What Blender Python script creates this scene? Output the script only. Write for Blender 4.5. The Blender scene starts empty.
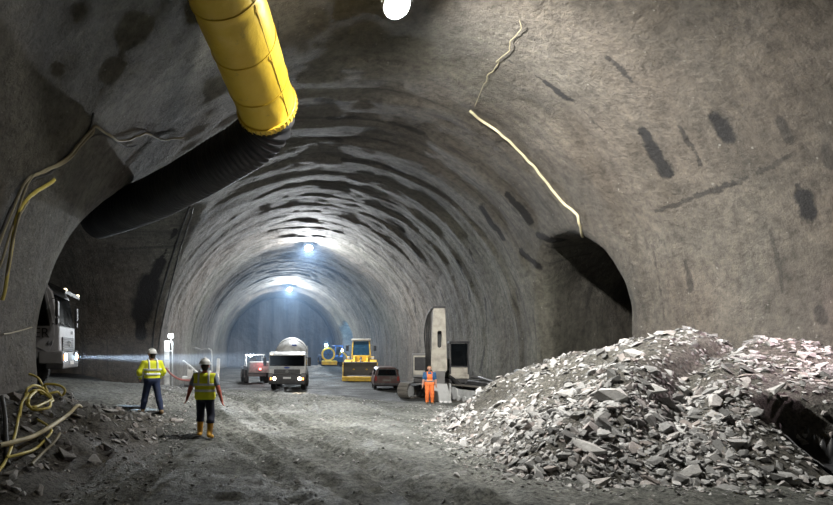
import bpy, bmesh, math, random
import numpy as np
from mathutils import Vector, Matrix
from mathutils.bvhtree import BVHTree

random.seed(7)
RNG = np.random.default_rng(7)
PI = math.pi
SC = bpy.context.scene
COL = SC.collection

# ------------------------------------------------------------------ camera
FPX, VPX, VPY, CAMZ = 560.0, 262.0, 350.0, 2.7
cam_d = bpy.data.cameras.new('camera')
cam = bpy.data.objects.new('camera', cam_d)
COL.objects.link(cam)
cam.location = (0, 0, CAMZ)
cam.rotation_euler = (PI / 2, 0, 0)
cam_d.sensor_width = 36
cam_d.lens = 36 * FPX / 833
cam_d.shift_x = (416.5 - VPX) / 833
cam_d.shift_y = (VPY - 252.5) / 833
cam_d.clip_end = 400
SC.camera = cam
SC.view_settings.view_transform = 'Standard'
SC.view_settings.look = 'None'
SC.view_settings.gamma = 1
SC.view_settings.use_curve_mapping = False
SC.view_settings.exposure = 0.1


def W(px, py, d):
    return Vector(((px - VPX) * d / FPX, d, CAMZ + (VPY - py) * d / FPX))


# ------------------------------------------------------------------ noise
def _hash(ix, iy, iz, seed):
    n = (ix.astype(np.int64) * 374761393 + iy.astype(np.int64) * 668265263 + iz.astype(np.int64) * 1274126177 + seed * 974634777) & 0xFFFFFFFF
    n = ((n ^ (n >> 13)) * 1274126177) & 0xFFFFFFFF
    n = ((n ^ (n >> 16)) * 2246822519) & 0xFFFFFFFF
    return ((n ^ (n >> 15)) & 0xFFFF).astype(np.float64) / 32767.5 - 1.0


def vnoise(x, y, z, seed=0):
    x, y, z = np.broadcast_arrays(np.asarray(x, float), np.asarray(y, float), np.asarray(z, float))
    ix, iy, iz = np.floor(x), np.floor(y), np.floor(z)
    fx, fy, fz = x - ix, y - iy, z - iz
    fx, fy, fz = [f * f * (3 - 2 * f) for f in (fx, fy, fz)]
    r = 0
    for a in (0, 1):
        for b in (0, 1):
            for c in (0, 1):
                r = r + _hash(ix + a, iy + b, iz + c, seed) * (fx if a else 1 - fx) * (fy if b else 1 - fy) * (fz if c else 1 - fz)
    return r


def fbm(x, y, z, o=3, seed=0):
    r, a = 0, 1.0
    for k in range(o):
        r = r + a * vnoise(x * 2 ** k, y * 2 ** k, z * 2 ** k, seed + k)
        a *= .5
    return r / 1.75


def sstep(a, b, x):
    t = np.clip((x - a) / (b - a), 0, 1)
    return t * t * (3 - 2 * t)


def smin(a, b, k):
    h = np.clip(.5 + .5 * (b - a) / k, 0, 1)
    return b * (1 - h) + a * h - k * h * (1 - h)


# ------------------------------------------------------------------ surface nets
def surface_nets(S, org, h):
    """Iso-surface 0 of the sampled field S; faces look towards positive S."""
    ins = (S < 0)
    nx, ny, nz = S.shape
    cnt = np.zeros((nx - 1, ny - 1, nz - 1), np.int8)
    off = [(a, b, c) for a in (0, 1) for b in (0, 1) for c in (0, 1)]
    for a, b, c in off:
        cnt += ins[a:nx - 1 + a, b:ny - 1 + b, c:nz - 1 + c]
    ai, bi, ci = np.nonzero((cnt > 0) & (cnt < 8))
    idx = np.full(cnt.shape, -1, np.int32)
    idx[ai, bi, ci] = np.arange(len(ai))
    v = {o: S[ai + o[0], bi + o[1], ci + o[2]].astype(np.float64) for o in off}
    acc = np.zeros((len(ai), 3))
    n = np.zeros(len(ai))
    for o in off:
        for ax in range(3):
            if o[ax]:
                continue
            q = list(o)
            q[ax] = 1
            q = tuple(q)
            s0, s1 = v[o], v[q]
            m = (s0 < 0) != (s1 < 0)
            t = np.where(m, s0 / np.where(m, s0 - s1, 1), 0)
            p = np.array(o, float)[None, :].repeat(len(ai), 0)
            p[:, ax] = t
            acc[m] += p[m]
            n[m] += 1
    P = (np.stack([ai, bi, ci], 1) + acc / n[:, None]) * np.asarray(h) + np.asarray(org)
    F = []
    for ax in range(3):
        sl0 = [slice(1, -1)] * 3
        sl1 = [slice(1, -1)] * 3
        sl0[ax] = slice(0, S.shape[ax] - 1)
        sl1[ax] = slice(1, S.shape[ax])
        A, B = ins[tuple(sl0)], ins[tuple(sl1)]
        for flip, m in ((False, A & ~B), (True, B & ~A)):
            e = np.stack(np.nonzero(m), 1)
            if not len(e):
                continue
            for k in range(3):
                if k != ax:
                    e[:, k] += 1
            u, w = [(1, 2), (2, 0), (0, 1)][ax]
            quad = []
            for du, dw in ((-1, -1), (0, -1), (0, 0), (-1, 0)):
                c = e.copy()
                c[:, u] += du
                c[:, w] += dw
                quad.append(idx[c[:, 0], c[:, 1], c[:, 2]])
            q = np.stack(quad, 1)
            F.append(q[:, ::-1] if flip else q)
    F = np.concatenate(F)
    return P, F[(F >= 0).all(1)]


def vert_normals(P, F):
    a, b, c, d = P[F[:, 0]], P[F[:, 1]], P[F[:, 2]], P[F[:, 3]]
    fn = np.cross(c - a, d - b)
    N = np.zeros_like(P)
    for k in range(4):
        np.add.at(N, F[:, k], fn)
    return N / np.maximum(np.linalg.norm(N, axis=1), 1e-9)[:, None]


# ------------------------------------------------------------------ object helpers
def tag(o, label=None, cat=None, group=None, kind=None):
    if label:
        o['label'] = label
    if cat:
        o['category'] = cat
    if group:
        o['group'] = group
    if kind:
        o['kind'] = kind
    return o


def empty(name, loc=(0, 0, 0), rz=0, label=None, cat=None, group=None):
    o = bpy.data.objects.new(name, None)
    COL.objects.link(o)
    o.location = loc
    o.rotation_euler = (0, 0, rz)
    o.empty_display_size = .2
    return tag(o, label, cat, group)


def mesh_np(name, P, F, m, parent=None, smooth=True, normals=None):
    me = bpy.data.meshes.new(name)
    F = np.asarray(F, np.int32)
    me.vertices.add(len(P))
    me.vertices.foreach_set('co', np.asarray(P, np.float32).ravel())
    k = F.shape[1]
    me.loops.add(F.size)
    me.loops.foreach_set('vertex_index', F.ravel())
    me.polygons.add(len(F))
    me.polygons.foreach_set('loop_start', np.arange(0, F.size, k, dtype=np.int32))
    me.update(calc_edges=True)
    me.polygons.foreach_set('use_smooth', np.full(len(F), smooth))
    if normals is not None:
        me.normals_split_custom_set_from_vertices(normals.tolist())
    me.materials.append(m)
    o = bpy.data.objects.new(name, me)
    COL.objects.link(o)
    if parent:
        o.parent = parent
    return o


class MB:
    """Collects shapes for ONE mesh object."""

    def __init__(s):
        s.bm = bmesh.new()

    def _add(s, pts, faces):
        vs = [s.bm.verts.new(p) for p in pts]
        for f in faces:
            try:
                s.bm.faces.new([vs[i] for i in f])
            except ValueError:
                pass
        return vs

    def box(s, c, size, rot=None):
        x, y, z = [q / 2 for q in size]
        pts = [Vector((sx * x, sy * y, sz * z)) for sx in (-1, 1) for sy in (-1, 1) for sz in (-1, 1)]
        if rot is not None:
            R = rot if isinstance(rot, Matrix) else Matrix.Rotation(rot[0], 3, rot[1])
            pts = [R @ p for p in pts]
        s._add([p + Vector(c) for p in pts], [(0, 1, 3, 2), (4, 6, 7, 5), (0, 4, 5, 1), (2, 3, 7, 6), (0, 2, 6, 4), (1, 5, 7, 3)])
        return s

    def prism(s, prof, axis, a, b):
        """prof in the two other axes (in x,y,z order), extruded along axis from a to b."""
        n = len(prof)
        o = [k for k in range(3) if k != axis]
        pts = []
        for t in (a, b):
            for p in prof:
                q = [0, 0, 0]
                q[axis] = t
                q[o[0]], q[o[1]] = p
                pts.append(Vector(q))
        s._add(pts, [tuple(range(n)), tuple(range(2 * n - 1, n - 1, -1))] + [(i, i + n, (i + 1) % n + n, (i + 1) % n) for i in range(n)])
        return s

    def bar(s, a, b, w, h, up=(0, 0, 1)):
        a, b = Vector(a), Vector(b)
        d = (b - a).normalized()
        u = Vector(up)
        if abs(d.dot(u)) > .98:
            u = Vector((0, 1, 0))
        sd = d.cross(u).normalized()
        u = sd.cross(d)
        pts = [p + sd * (i * w / 2) + u * (j * h / 2) for p in (a, b) for i, j in ((-1, -1), (1, -1), (1, 1), (-1, 1))]
        s._add(pts, [(0, 1, 2, 3), (7, 6, 5, 4)] + [(i, i + 4, (i + 1) % 4 + 4, (i + 1) % 4) for i in range(4)])
        return s

    def cyl(s, a, b, r0, r1=None, n=16, cap=True):
        return s.tube([a, b], [r0, r0 if r1 is None else r1], n, cap)

    def tube(s, path, r, n=10, cap=True):
        path = [Vector(p) for p in path]
        rs = list(r) if hasattr(r, '__len__') else [r] * len(path)
        T = []
        for i in range(len(path)):
            d = path[min(i + 1, len(path) - 1)] - path[max(i - 1, 0)]
            T.append(d.normalized() if d.length > 1e-9 else Vector((0, 0, 1)))
        u = T[0].orthogonal().normalized()
        rings = []
        for i, p in enumerate(path):
            u = (u - T[i] * u.dot(T[i]))
            u = u.normalized() if u.length > 1e-6 else T[i].orthogonal().normalized()
            w = T[i].cross(u)
            rings.append([s.bm.verts.new(p + (u * math.cos(2 * PI * k / n) + w * math.sin(2 * PI * k / n)) * rs[i]) for k in range(n)])
        for A, B in zip(rings, rings[1:]):
            for k in range(n):
                s.bm.faces.new((A[k], A[(k + 1) % n], B[(k + 1) % n], B[k]))
        if cap:
            s.bm.faces.new(rings[0][::-1])
            s.bm.faces.new(rings[-1])
        return s

    def lathe(s, prof, c, axis=(1, 0, 0), n=24, closed=False):
        """prof: (along axis, radius)."""
        ax = Vector(axis).normalized()
        u = ax.orthogonal().normalized()
        w = ax.cross(u)
        rings = [[s.bm.verts.new(Vector(c) + ax * t + (u * math.cos(2 * PI * k / n) + w * math.sin(2 * PI * k / n)) * max(r, 1e-4)) for k in range(n)] for t, r in prof]
        prs = list(zip(rings, rings[1:])) + ([(rings[-1], rings[0])] if closed else [])
        for A, B in prs:
            for k in range(n):
                s.bm.faces.new((A[k], A[(k + 1) % n], B[(k + 1) % n], B[k]))
        if not closed:
            s.bm.faces.new(rings[0][::-1])
            s.bm.faces.new(rings[-1])
        return s

    def ball(s, c, r, seg=12):
        r = r if hasattr(r, '__len__') else (r, r, r)
        bmesh.ops.create_uvsphere(s.bm, u_segments=seg, v_segments=max(6, seg // 2 + 2), radius=1, matrix=Matrix.Translation(c) @ Matrix.Diagonal((*r, 1)))
        return s

    def build(s, name, m, parent=None, bevel=0, seg=2, angle=38, jitter=0):
        bmesh.ops.recalc_face_normals(s.bm, faces=s.bm.faces[:])
        me = bpy.data.meshes.new(name)
        s.bm.to_mesh(me)
        s.bm.free()
        me.materials.append(m)
        me.polygons.foreach_set('use_smooth', np.ones(len(me.polygons), bool))
        me.set_sharp_from_angle(angle=math.radians(angle))
        o = bpy.data.objects.new(name, me)
        COL.objects.link(o)
        if parent:
            o.parent = parent
        if bevel:
            b = o.modifiers.new('soft_edges', 'BEVEL')
            b.width = bevel
            b.segments = seg
            b.limit_method = 'ANGLE'
            b.angle_limit = math.radians(35)
        return o


def spline(pts, n=8):
    pts = [Vector(p) for p in pts]
    out = []
    for i in range(len(pts) - 1):
        p0, p1, p2, p3 = pts[max(i - 1, 0)], pts[i], pts[i + 1], pts[min(i + 2, len(pts) - 1)]
        for k in range(n):
            t = k / n
            out.append(.5 * ((2 * p1) + (p2 - p0) * t + (2 * p0 - 5 * p1 + 4 * p2 - p3) * t * t + (3 * p1 - p0 - 3 * p2 + p3) * t ** 3))
    out.append(pts[-1])
    return out


# ------------------------------------------------------------------ materials
def new_mat(name):
    m = bpy.data.materials.new(name)
    m.use_nodes = True
    nt = m.node_tree
    return m, nt, nt.nodes['Principled BSDF']


def ramp(nt, fac, stops):
    r = nt.nodes.new('ShaderNodeValToRGB')
    e = r.color_ramp.elements
    while len(e) < len(stops):
        e.new(.5)
    for q, (p, c) in zip(e, stops):
        q.position = p
        q.color = (*c, 1) if len(c) == 3 else c
    nt.links.new(fac, r.inputs[0])
    return r.outputs[0]


def noise(nt, scale, detail=4, vec=None, rough=.55):
    n = nt.nodes.new('ShaderNodeTexNoise')
    n.inputs['Scale'].default_value = scale
    n.inputs['Detail'].default_value = detail
    n.inputs['Roughness'].default_value = rough
    if vec is None:
        t = nt.nodes.new('ShaderNodeTexCoord')
        vec = t.outputs['Object']
    nt.links.new(vec, n.inputs['Vector'])
    return n.outputs['Fac']


def bump(nt, bs, fac, strength, dist, prev=None):
    b = nt.nodes.new('ShaderNodeBump')
    b.inputs['Strength'].default_value = strength
    b.inputs['Distance'].default_value = dist
    nt.links.new(fac, b.inputs['Height'])
    if prev is not None:
        nt.links.new(prev, b.inputs['Normal'])
    nt.links.new(b.outputs[0], bs.inputs['Normal'])
    return b.outputs[0]


def mixc(nt, fac, a, b, mode='MIX'):
    m = nt.nodes.new('ShaderNodeMix')
    m.data_type = 'RGBA'
    m.blend_type = mode
    for q, s in ((fac, 0), (a, 6), (b, 7)):
        if isinstance(q, (int, float)):
            m.inputs[s].default_value = q
        elif isinstance(q, tuple):
            m.inputs[s].default_value = (*q, 1)
        else:
            nt.links.new(q, m.inputs[s])
    return m.outputs[2]


def math_n(nt, op, a, b=0.0, c=None):
    m = nt.nodes.new('ShaderNodeMath')
    m.operation = op
    for k, q in enumerate((a, b) if c is None else (a, b, c)):
        if isinstance(q, (int, float)):
            m.inputs[k].default_value = q
        else:
            nt.links.new(q, m.inputs[k])
    return m.outputs[0]


def paint(name, col, rough=.5, metal=0, dirt=.35, dirt_col=(.10, .095, .085), scale=3.0, bmp=.05, spec=.4):
    """Painted or moulded surface with a film of rock dust in patches."""
    m, nt, bs = new_mat(name)
    f = noise(nt, scale, 6)
    k = ramp(nt, f, [(.42, (0, 0, 0)), (.72, (1, 1, 1))])
    kk = math_n(nt, 'MULTIPLY', k, dirt)
    c = mixc(nt, kk, col, dirt_col)
    nt.links.new(c, bs.inputs['Base Color'])
    bs.inputs['Roughness'].default_value = rough
    bs.inputs['Metallic'].default_value = metal
    bs.inputs['Specular IOR Level'].default_value = spec
    if bmp:
        bump(nt, bs, noise(nt, scale * 8, 3), bmp, .02)
    return m


def glow(name, col, strength):
    m, nt, bs = new_mat(name)
    bs.inputs['Base Color'].default_value = (*col, 1)
    bs.inputs['Emission Color'].default_value = (*col, 1)
    bs.inputs['Emission Strength'].default_value = strength
    return m


M = {}
M['white'] = paint('white_paint', (.62, .62, .60), .4, dirt=.55)
M['dustywhite'] = paint('dusty_white_paint', (.27, .27, .28), .5, dirt=.5)
M['cream'] = paint('cream_paint', (.40, .375, .32), .5, dirt=.6)
M['yellow'] = paint('yellow_paint', (.75, .46, .03), .45, dirt=.4)
M['darkmetal'] = paint('dark_metal', (.035, .035, .038), .55, .4, dirt=.5)
M['steel'] = paint('worn_steel', (.22, .22, .22), .45, .7, dirt=.6)
M['grey'] = paint('grey_paint', (.17, .17, .17), .6, dirt=.5)
M['lightgrey'] = paint('light_grey_paint', (.42, .43, .43), .55, dirt=.45)
M['rubber'] = paint('black_rubber', (.018, .018, .018), .85, dirt=.6)
M['maroon'] = paint('maroon_paint', (.055, .018, .014), .45, dirt=.7)
M['bluepaint'] = paint('blue_paint', (.025, .09, .24), .5, dirt=.35)
M['mud'] = paint('muddy_steel', (.13, .12, .105), .8, .1, dirt=.7)
M['black'] = paint('black_plastic', (.014, .014, .015), .5, dirt=.3)
M['lettering'] = paint('dark_lettering', (.02, .02, .024), .5, dirt=.2)
M['bluebadge'] = paint('blue_enamel', (.02, .06, .30), .3, dirt=.1)
M['plate'] = paint('number_plate', (.7, .7, .68), .4, dirt=.3)
M['interior'] = paint('cab_interior', (.03, .03, .032), .8, dirt=.3)

m, nt, bs = new_mat('dark_glass')
bs.inputs['Base Color'].default_value = (.02, .025, .03, 1)
bs.inputs['Roughness'].default_value = .04
bs.inputs['IOR'].default_value = 1.2
bs.inputs['Specular IOR Level'].default_value = .2
bs.inputs['Transmission Weight'].default_value = .85
nt.links.new(ramp(nt, noise(nt, 2.0, 3), [(.3, (.03, .03, .03)), (.8, (.16, .16, .16))]), bs.inputs['Roughness'])
M['glass'] = m
m, nt, bs = new_mat('blue_glass')
bs.inputs['Base Color'].default_value = (.05, .16, .28, 1)
bs.inputs['Transmission Weight'].default_value = .6
nt.links.new(ramp(nt, noise(nt, 2.0, 3), [(.3, (.05, .05, .05)), (.8, (.2, .2, .2))]), bs.inputs['Roughness'])
M['blueglass'] = m
M['lamp_white'] = glow('lit_white_lens', (.93, .97, 1.0), 30)
M['lamp_blue'] = glow('lit_cold_lens', (.62, .82, 1.0), 40)
M['head_warm'] = glow('lit_headlight_lens', (1.0, .86, .66), 22)
M['amber'] = glow('lit_amber_lens', (1.0, .35, .08), 5)
M['marker'] = glow('lit_marker_lens', (1.0, .82, .5), 4)
M['red_lit'] = glow('lit_red_lens', (1.0, .16, .14), 9)
M['red_off'] = paint('red_lens', (.25, .015, .012), .25, dirt=.4)
M['flood'] = glow('lit_floodlight_lens', (.95, 1.0, .97), 60)


def shotcrete(name, stains_and_shade=()):
    m, nt, bs = new_mat(name)
    tc = nt.nodes.new('ShaderNodeTexCoord')
    P = tc.outputs['Object']
    at = nt.nodes.new('ShaderNodeAttribute')
    at.attribute_name = 'arc'
    mp = nt.nodes.new('ShaderNodeMapping')
    mp.inputs['Scale'].default_value = (.10, 1.05, 0)
    nt.links.new(at.outputs['Vector'], mp.inputs['Vector'])
    mp2 = nt.nodes.new('ShaderNodeMapping')
    mp2.inputs['Scale'].default_value = (.28, 3.4, 0)
    nt.links.new(at.outputs['Vector'], mp2.inputs['Vector'])
    base = ramp(nt, noise(nt, .22, 7, P, .6), [(.28, (.066, .060, .051)), (.5, (.122, .112, .096)), (.72, (.190, .177, .154))])
    tint = ramp(nt, noise(nt, .13, 4, P, .5), [(.35, (1.05, .98, .95)), (.5, (1, 1, 1)), (.65, (.97, 1.02, .96))])
    base = mixc(nt, 1.0, base, tint, 'MULTIPLY')
    fine = ramp(nt, noise(nt, 3.6, 9, P, .75), [(.34, (.52, .52, .52)), (.5, (.95, .95, .95)), (.66, (1.3, 1.28, 1.25))])
    c = mixc(nt, 1.0, base, fine, 'MULTIPLY')
    # wet runs that follow the curve of the vault
    s1 = ramp(nt, noise(nt, 1.0, 5, mp.outputs[0], .6), [(.54, (0, 0, 0)), (.70, (1, 1, 1))])
    s2 = ramp(nt, noise(nt, 1.0, 4, mp2.outputs[0], .6), [(.56, (0, 0, 0)), (.66, (1, 1, 1))])
    sx = nt.nodes.new('ShaderNodeSeparateXYZ')
    nt.links.new(P, sx.inputs[0])
    mr = nt.nodes.new('ShaderNodeMapRange')
    mr.inputs['From Min'].default_value = 14
    mr.inputs['From Max'].default_value = 23
    nt.links.new(sx.outputs['Y'], mr.inputs['Value'])
    amt = math_n(nt, 'MULTIPLY_ADD', mr.outputs[0], .62, .12)
    k1 = math_n(nt, 'MULTIPLY', s1, amt)
    k2 = math_n(nt, 'MULTIPLY', s2, amt)
    c = mixc(nt, k1, c, (.055, .052, .048))
    c = mixc(nt, k2, c, (.045, .043, .04))
    # pale lime specks
    sp = ramp(nt, noise(nt, 7.0, 3, P, .5), [(.70, (0, 0, 0)), (.76, (1, 1, 1))])
    c = mixc(nt, math_n(nt, 'MULTIPLY', sp, .35), c, (.5, .49, .45))
    if stains_and_shade:
        wob = nt.nodes.new('ShaderNodeTexNoise')
        wob.inputs['Scale'].default_value = 2.6
        wob.inputs['Detail'].default_value = 8
        wob.inputs['Roughness'].default_value = .72
        nt.links.new(P, wob.inputs['Vector'])
        w1 = nt.nodes.new('ShaderNodeVectorMath')
        w1.operation = 'MULTIPLY_ADD'
        nt.links.new(wob.outputs['Color'], w1.inputs[0])
        w1.inputs[1].default_value = (.42, .42, .42)
        w1.inputs[2].default_value = (-.21, -.21, -.21)
        ad = nt.nodes.new('ShaderNodeVectorMath')
        nt.links.new(P, ad.inputs[0])
        nt.links.new(w1.outputs[0], ad.inputs[1])
        Q = ad.outputs[0]

        def vm(op, a, b):
            n = nt.nodes.new('ShaderNodeVectorMath')
            n.operation = op
            for i, q in enumerate((a, b)):
                if isinstance(q, (tuple, Vector)):
                    n.inputs[i].default_value = q
                elif isinstance(q, float):
                    n.inputs['Scale'].default_value = q
                else:
                    nt.links.new(q, n.inputs[i])
            return n
        tot = None
        for A, B, r, st in stains_and_shade:
            ba = Vector(B) - Vector(A)
            pa = vm('SUBTRACT', Q, tuple(A)).outputs[0]
            dt = vm('DOT_PRODUCT', pa, tuple(ba / max(ba.length_squared, 1e-6))).outputs['Value']
            hh = nt.nodes.new('ShaderNodeClamp')
            nt.links.new(dt, hh.inputs[0])
            sc = nt.nodes.new('ShaderNodeVectorMath')
            sc.operation = 'SCALE'
            sc.inputs[0].default_value = tuple(ba)
            nt.links.new(hh.outputs[0], sc.inputs['Scale'])
            df = vm('DISTANCE', pa, sc.outputs[0]).outputs['Value']
            q = nt.nodes.new('ShaderNodeMapRange')
            q.inputs['From Min'].default_value = r * 1.2
            q.inputs['From Max'].default_value = r * .75
            q.inputs['To Max'].default_value = st
            nt.links.new(df, q.inputs['Value'])
            tot = q.outputs[0] if tot is None else math_n(nt, 'MAXIMUM', tot, q.outputs[0])
        c = mixc(nt, tot, c, (.018, .017, .017))
    nt.links.new(c, bs.inputs['Base Color'])
    bs.inputs['Roughness'].default_value = .82
    bs.inputs['Specular IOR Level'].default_value = .35
    b = bump(nt, bs, noise(nt, 1.4, 5, P, .6), .75, .22)
    b = bump(nt, bs, noise(nt, 8.0, 8, P, .75), 1.0, .12, b)
    return m


def ground_mat(name, c0, c1, c2, scale=1.0, b=1.0, wet_shaded=False):
    m, nt, bs = new_mat(name)
    base = ramp(nt, noise(nt, .35 * scale, 7, None, .62), [(.3, c0), (.5, c1), (.72, c2)])
    fine = ramp(nt, noise(nt, 9 * scale, 6, None, .7), [(.36, (.28, .28, .28)), (.5, (.92, .92, .92)), (.66, (1.6, 1.6, 1.55))])
    col = mixc(nt, 1.0, base, fine, 'MULTIPLY')
    if wet_shaded:       # soaked muck on the lower floor beyond the crest, its shade painted in
        tc = nt.nodes.new('ShaderNodeTexCoord')
        sx = nt.nodes.new('ShaderNodeSeparateXYZ')
        nt.links.new(tc.outputs['Object'], sx.inputs[0])
        yy = math_n(nt, 'MULTIPLY_ADD', noise(nt, .45, 5), 6.0, sx.outputs['Y'])
        mr = nt.nodes.new('ShaderNodeMapRange')
        mr.inputs['From Min'].default_value = 27.5
        mr.inputs['From Max'].default_value = 32
        nt.links.new(yy, mr.inputs['Value'])
        col = mixc(nt, math_n(nt, 'MULTIPLY', mr.outputs[0], .82), col, (.020, .021, .023))
    nt.links.new(col, bs.inputs['Base Color'])
    bs.inputs['Specular IOR Level'].default_value = .4
    nt.links.new(ramp(nt, noise(nt, .5, 4), [(.35, (.55, .55, .55)), (.6, (.9, .9, .9))]), bs.inputs['Roughness'])
    q = bump(nt, bs, noise(nt, 4 * scale, 8, None, .75), 1.0 * b, .15)
    bump(nt, bs, noise(nt, 24 * scale, 5, None, .7), 1.0 * b, .035, q)
    return m


M['mudfloor'] = ground_mat('wet_shaded_muck_floor', (.056, .058, .052), (.142, .148, .135), (.27, .275, .255), wet_shaded=True)
m, nt, bs = new_mat('dark_wet_rock')
tc = nt.nodes.new('ShaderNodeTexCoord')
mp = nt.nodes.new('ShaderNodeMapping')
mp.inputs['Scale'].default_value = (.75, .75, .09)
nt.links.new(tc.outputs['Object'], mp.inputs['Vector'])
st = ramp(nt, noise(nt, 1.0, 5, mp.outputs[0], .6), [(.38, (.015, .015, .017)), (.5, (.05, .05, .054)), (.66, (.10, .10, .105))])
nt.links.new(st, bs.inputs['Base Color'])
bs.inputs['Roughness'].default_value = .7
bump(nt, bs, noise(nt, 1.2, 6), .8, .3)
M['rockface'] = m
M['rubble'] = ground_mat('crushed_rock', (.065, .061, .052), (.135, .128, .112), (.24, .23, .21), 1.6)
m, nt, bs = new_mat('broken_rock')
oi = nt.nodes.new('ShaderNodeObjectInfo')
geo = nt.nodes.new('ShaderNodeNewGeometry')
rsum = math_n(nt, 'FRACT', math_n(nt, 'ADD', oi.outputs['Random'], geo.outputs['Random Per Island']))
rc = ramp(nt, rsum, [(0, (.11, .11, .107)), (.35, (.27, .27, .266)), (.7, (.47, .47, .465)), (1, (.27, .235, .22))])
fn = ramp(nt, noise(nt, 5, 6, None, .7), [(.3, (.6, .6, .6)), (.7, (1.15, 1.15, 1.15))])
nt.links.new(mixc(nt, 1.0, rc, fn, 'MULTIPLY'), bs.inputs['Base Color'])
bs.inputs['Roughness'].default_value = .85
bump(nt, bs, noise(nt, 14, 6, None, .7), .5, .03)
M['rock'] = m
m2 = m.copy()
m2.name = 'pale_broken_rock'
for e, c in zip([n for n in m2.node_tree.nodes if n.type == 'VALTORGB'][0].color_ramp.elements, ((.44, .435, .425), (.49, .485, .475), (.52, .515, .505), (.46, .43, .415))):
    e.color = (*c, 1)
M['pale_rock'] = m2

# ------------------------------------------------------------------ the cavern
CX, RAD, ZS = 3.1, 9.4, 2.6
H = .2
gx = np.arange(-24.2, 27.3, H)
gy = np.arange(-7.0, 94.2, H)
gz = np.arange(-1.6, 13.2, H)
X = gx[:, None, None].astype(np.float32)
Y = gy[None, :, None].astype(np.float32)
Z = gz[None, None, :].astype(np.float32)


def arch(h, z, half, zs, crown):
    """Distance-like field of an arched section: straight to zs, elliptical above."""
    a = half / (crown - zs)
    return np.where(z > zs, np.sqrt(h * h + ((z - zs) * a) ** 2), np.abs(h)) - half


def d_main(x, y, z):
    r = RAD - .62 * sstep(81.0, 81.8, y)
    q = np.where(z > ZS, np.sqrt((x - CX) ** 2 + (z - ZS) ** 2), np.abs(x - CX)) - r
    return np.maximum(np.maximum(q, y - 92.6), -6.2 - y)


def d_left(x, y, z):
    q = arch(y - 25.5, z, 9.0, 2.4, 9.9)
    return np.maximum(np.maximum(q, x - 1.0), -23.0 - x)


def d_right(x, y, z):
    q = arch((y - 21.75 - .42 * (x - 12.4)) * .922, z, 2.6, 4.2, 7.1)
    return np.maximum(np.maximum(q, 4.0 - x), x - 26.2)


def d_niche(x, y, z):
    q = arch(y - 79.5, z, 3.3, 3.6, 6.7)
    return np.maximum(np.maximum(q, 6.0 - x), x - 16.5)


def cavern(x, y, z):
    s = d_main(x, y, z)
    s = smin(s, d_left(x, y, z), .6 + .7 * sstep(30, 18, y))
    s = smin(s, d_right(x, y, z), .4 + .25 * sstep(21.0, 25.0, y))
    return smin(s, d_niche(x, y, z), .4)


S = cavern(X, Y, Z)
VP, VF = surface_nets(S.astype(np.float32), (gx[0], gy[0], gz[0]), (H, H, H))
del S
VN = vert_normals(VP, VF)          # towards the rock
vx, vy, vz = VP.T
in_main = sstep(.3, 1.2, d_left(vx, vy, vz)) * sstep(.3, 1.2, d_right(vx, vy, vz)) * (np.abs(VN[:, 1]) < .6)
theta = np.arctan2(vx - CX, np.maximum(vz - ZS, -.0) + 1e-6)
u = vy + .55 * fbm(theta * 2.2, vy * .22, 0 * vy, 3, 11)
saw = np.mod(u / 2.25, 1.0)
u2 = vy + .35 * fbm(theta * 3.1, vy * .5, 0 * vy, 2, 23)
saw2 = np.mod(u2 / .85, 1.0)
amp = sstep(14.5, 20.0, vy) * in_main * (.65 + .35 * vnoise(theta * 2.5, vy * .45, 0 * vy, 31)) * sstep(-2.0, 3.0, vz)
big = .35 + .65 * sstep(-.35, .45, fbm(theta * 1.7, vy * .16, 0 * vy, 2, 77))
disp = amp * big * (.15 * (saw - .5) + .07 * (saw2 - .5)) + .10 * amp * fbm(theta * 1.2, vy * .9, 0 * vy, 3, 78)
disp += .16 * fbm(vx * .35, vy * .35, vz * .35, 3, 5) + .05 * fbm(vx * 1.3, vy * 1.3, vz * 1.3, 2, 9)
VP = VP + VN * disp[:, None]
VF = VF[:, ::-1]
VN = vert_normals(VP, VF)

arc = np.where(np.abs(vx - CX) < 11.0,
               theta * RAD + np.sign(vx - CX) * np.minimum(vz - ZS, 0) * -1,
               np.arctan2(vy - 24, np.maximum(vz - 2.4, 1e-6)) * 9)
arcv = np.where(np.abs(vx - CX) < 11.0, vy, vx)
arc3 = np.stack([arc, arcv, 0 * arc], 1)
vault_bvh = BVHTree.FromPolygons(VP.tolist(), VF.tolist())


def ray(px, py, bvh, off=0.0):
    o = Vector((0, 0, CAMZ))
    d = (W(px, py, 1.0) - o).normalized()
    h = bvh.ray_cast(o, d)
    if h[0] is None:
        return None
    n = h[1] if h[1].dot(d) < 0 else -h[1]
    return h[0] + n * off


def vw(px, py, off=0.0):
    return ray(px, py, vault_bvh, off)


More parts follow.
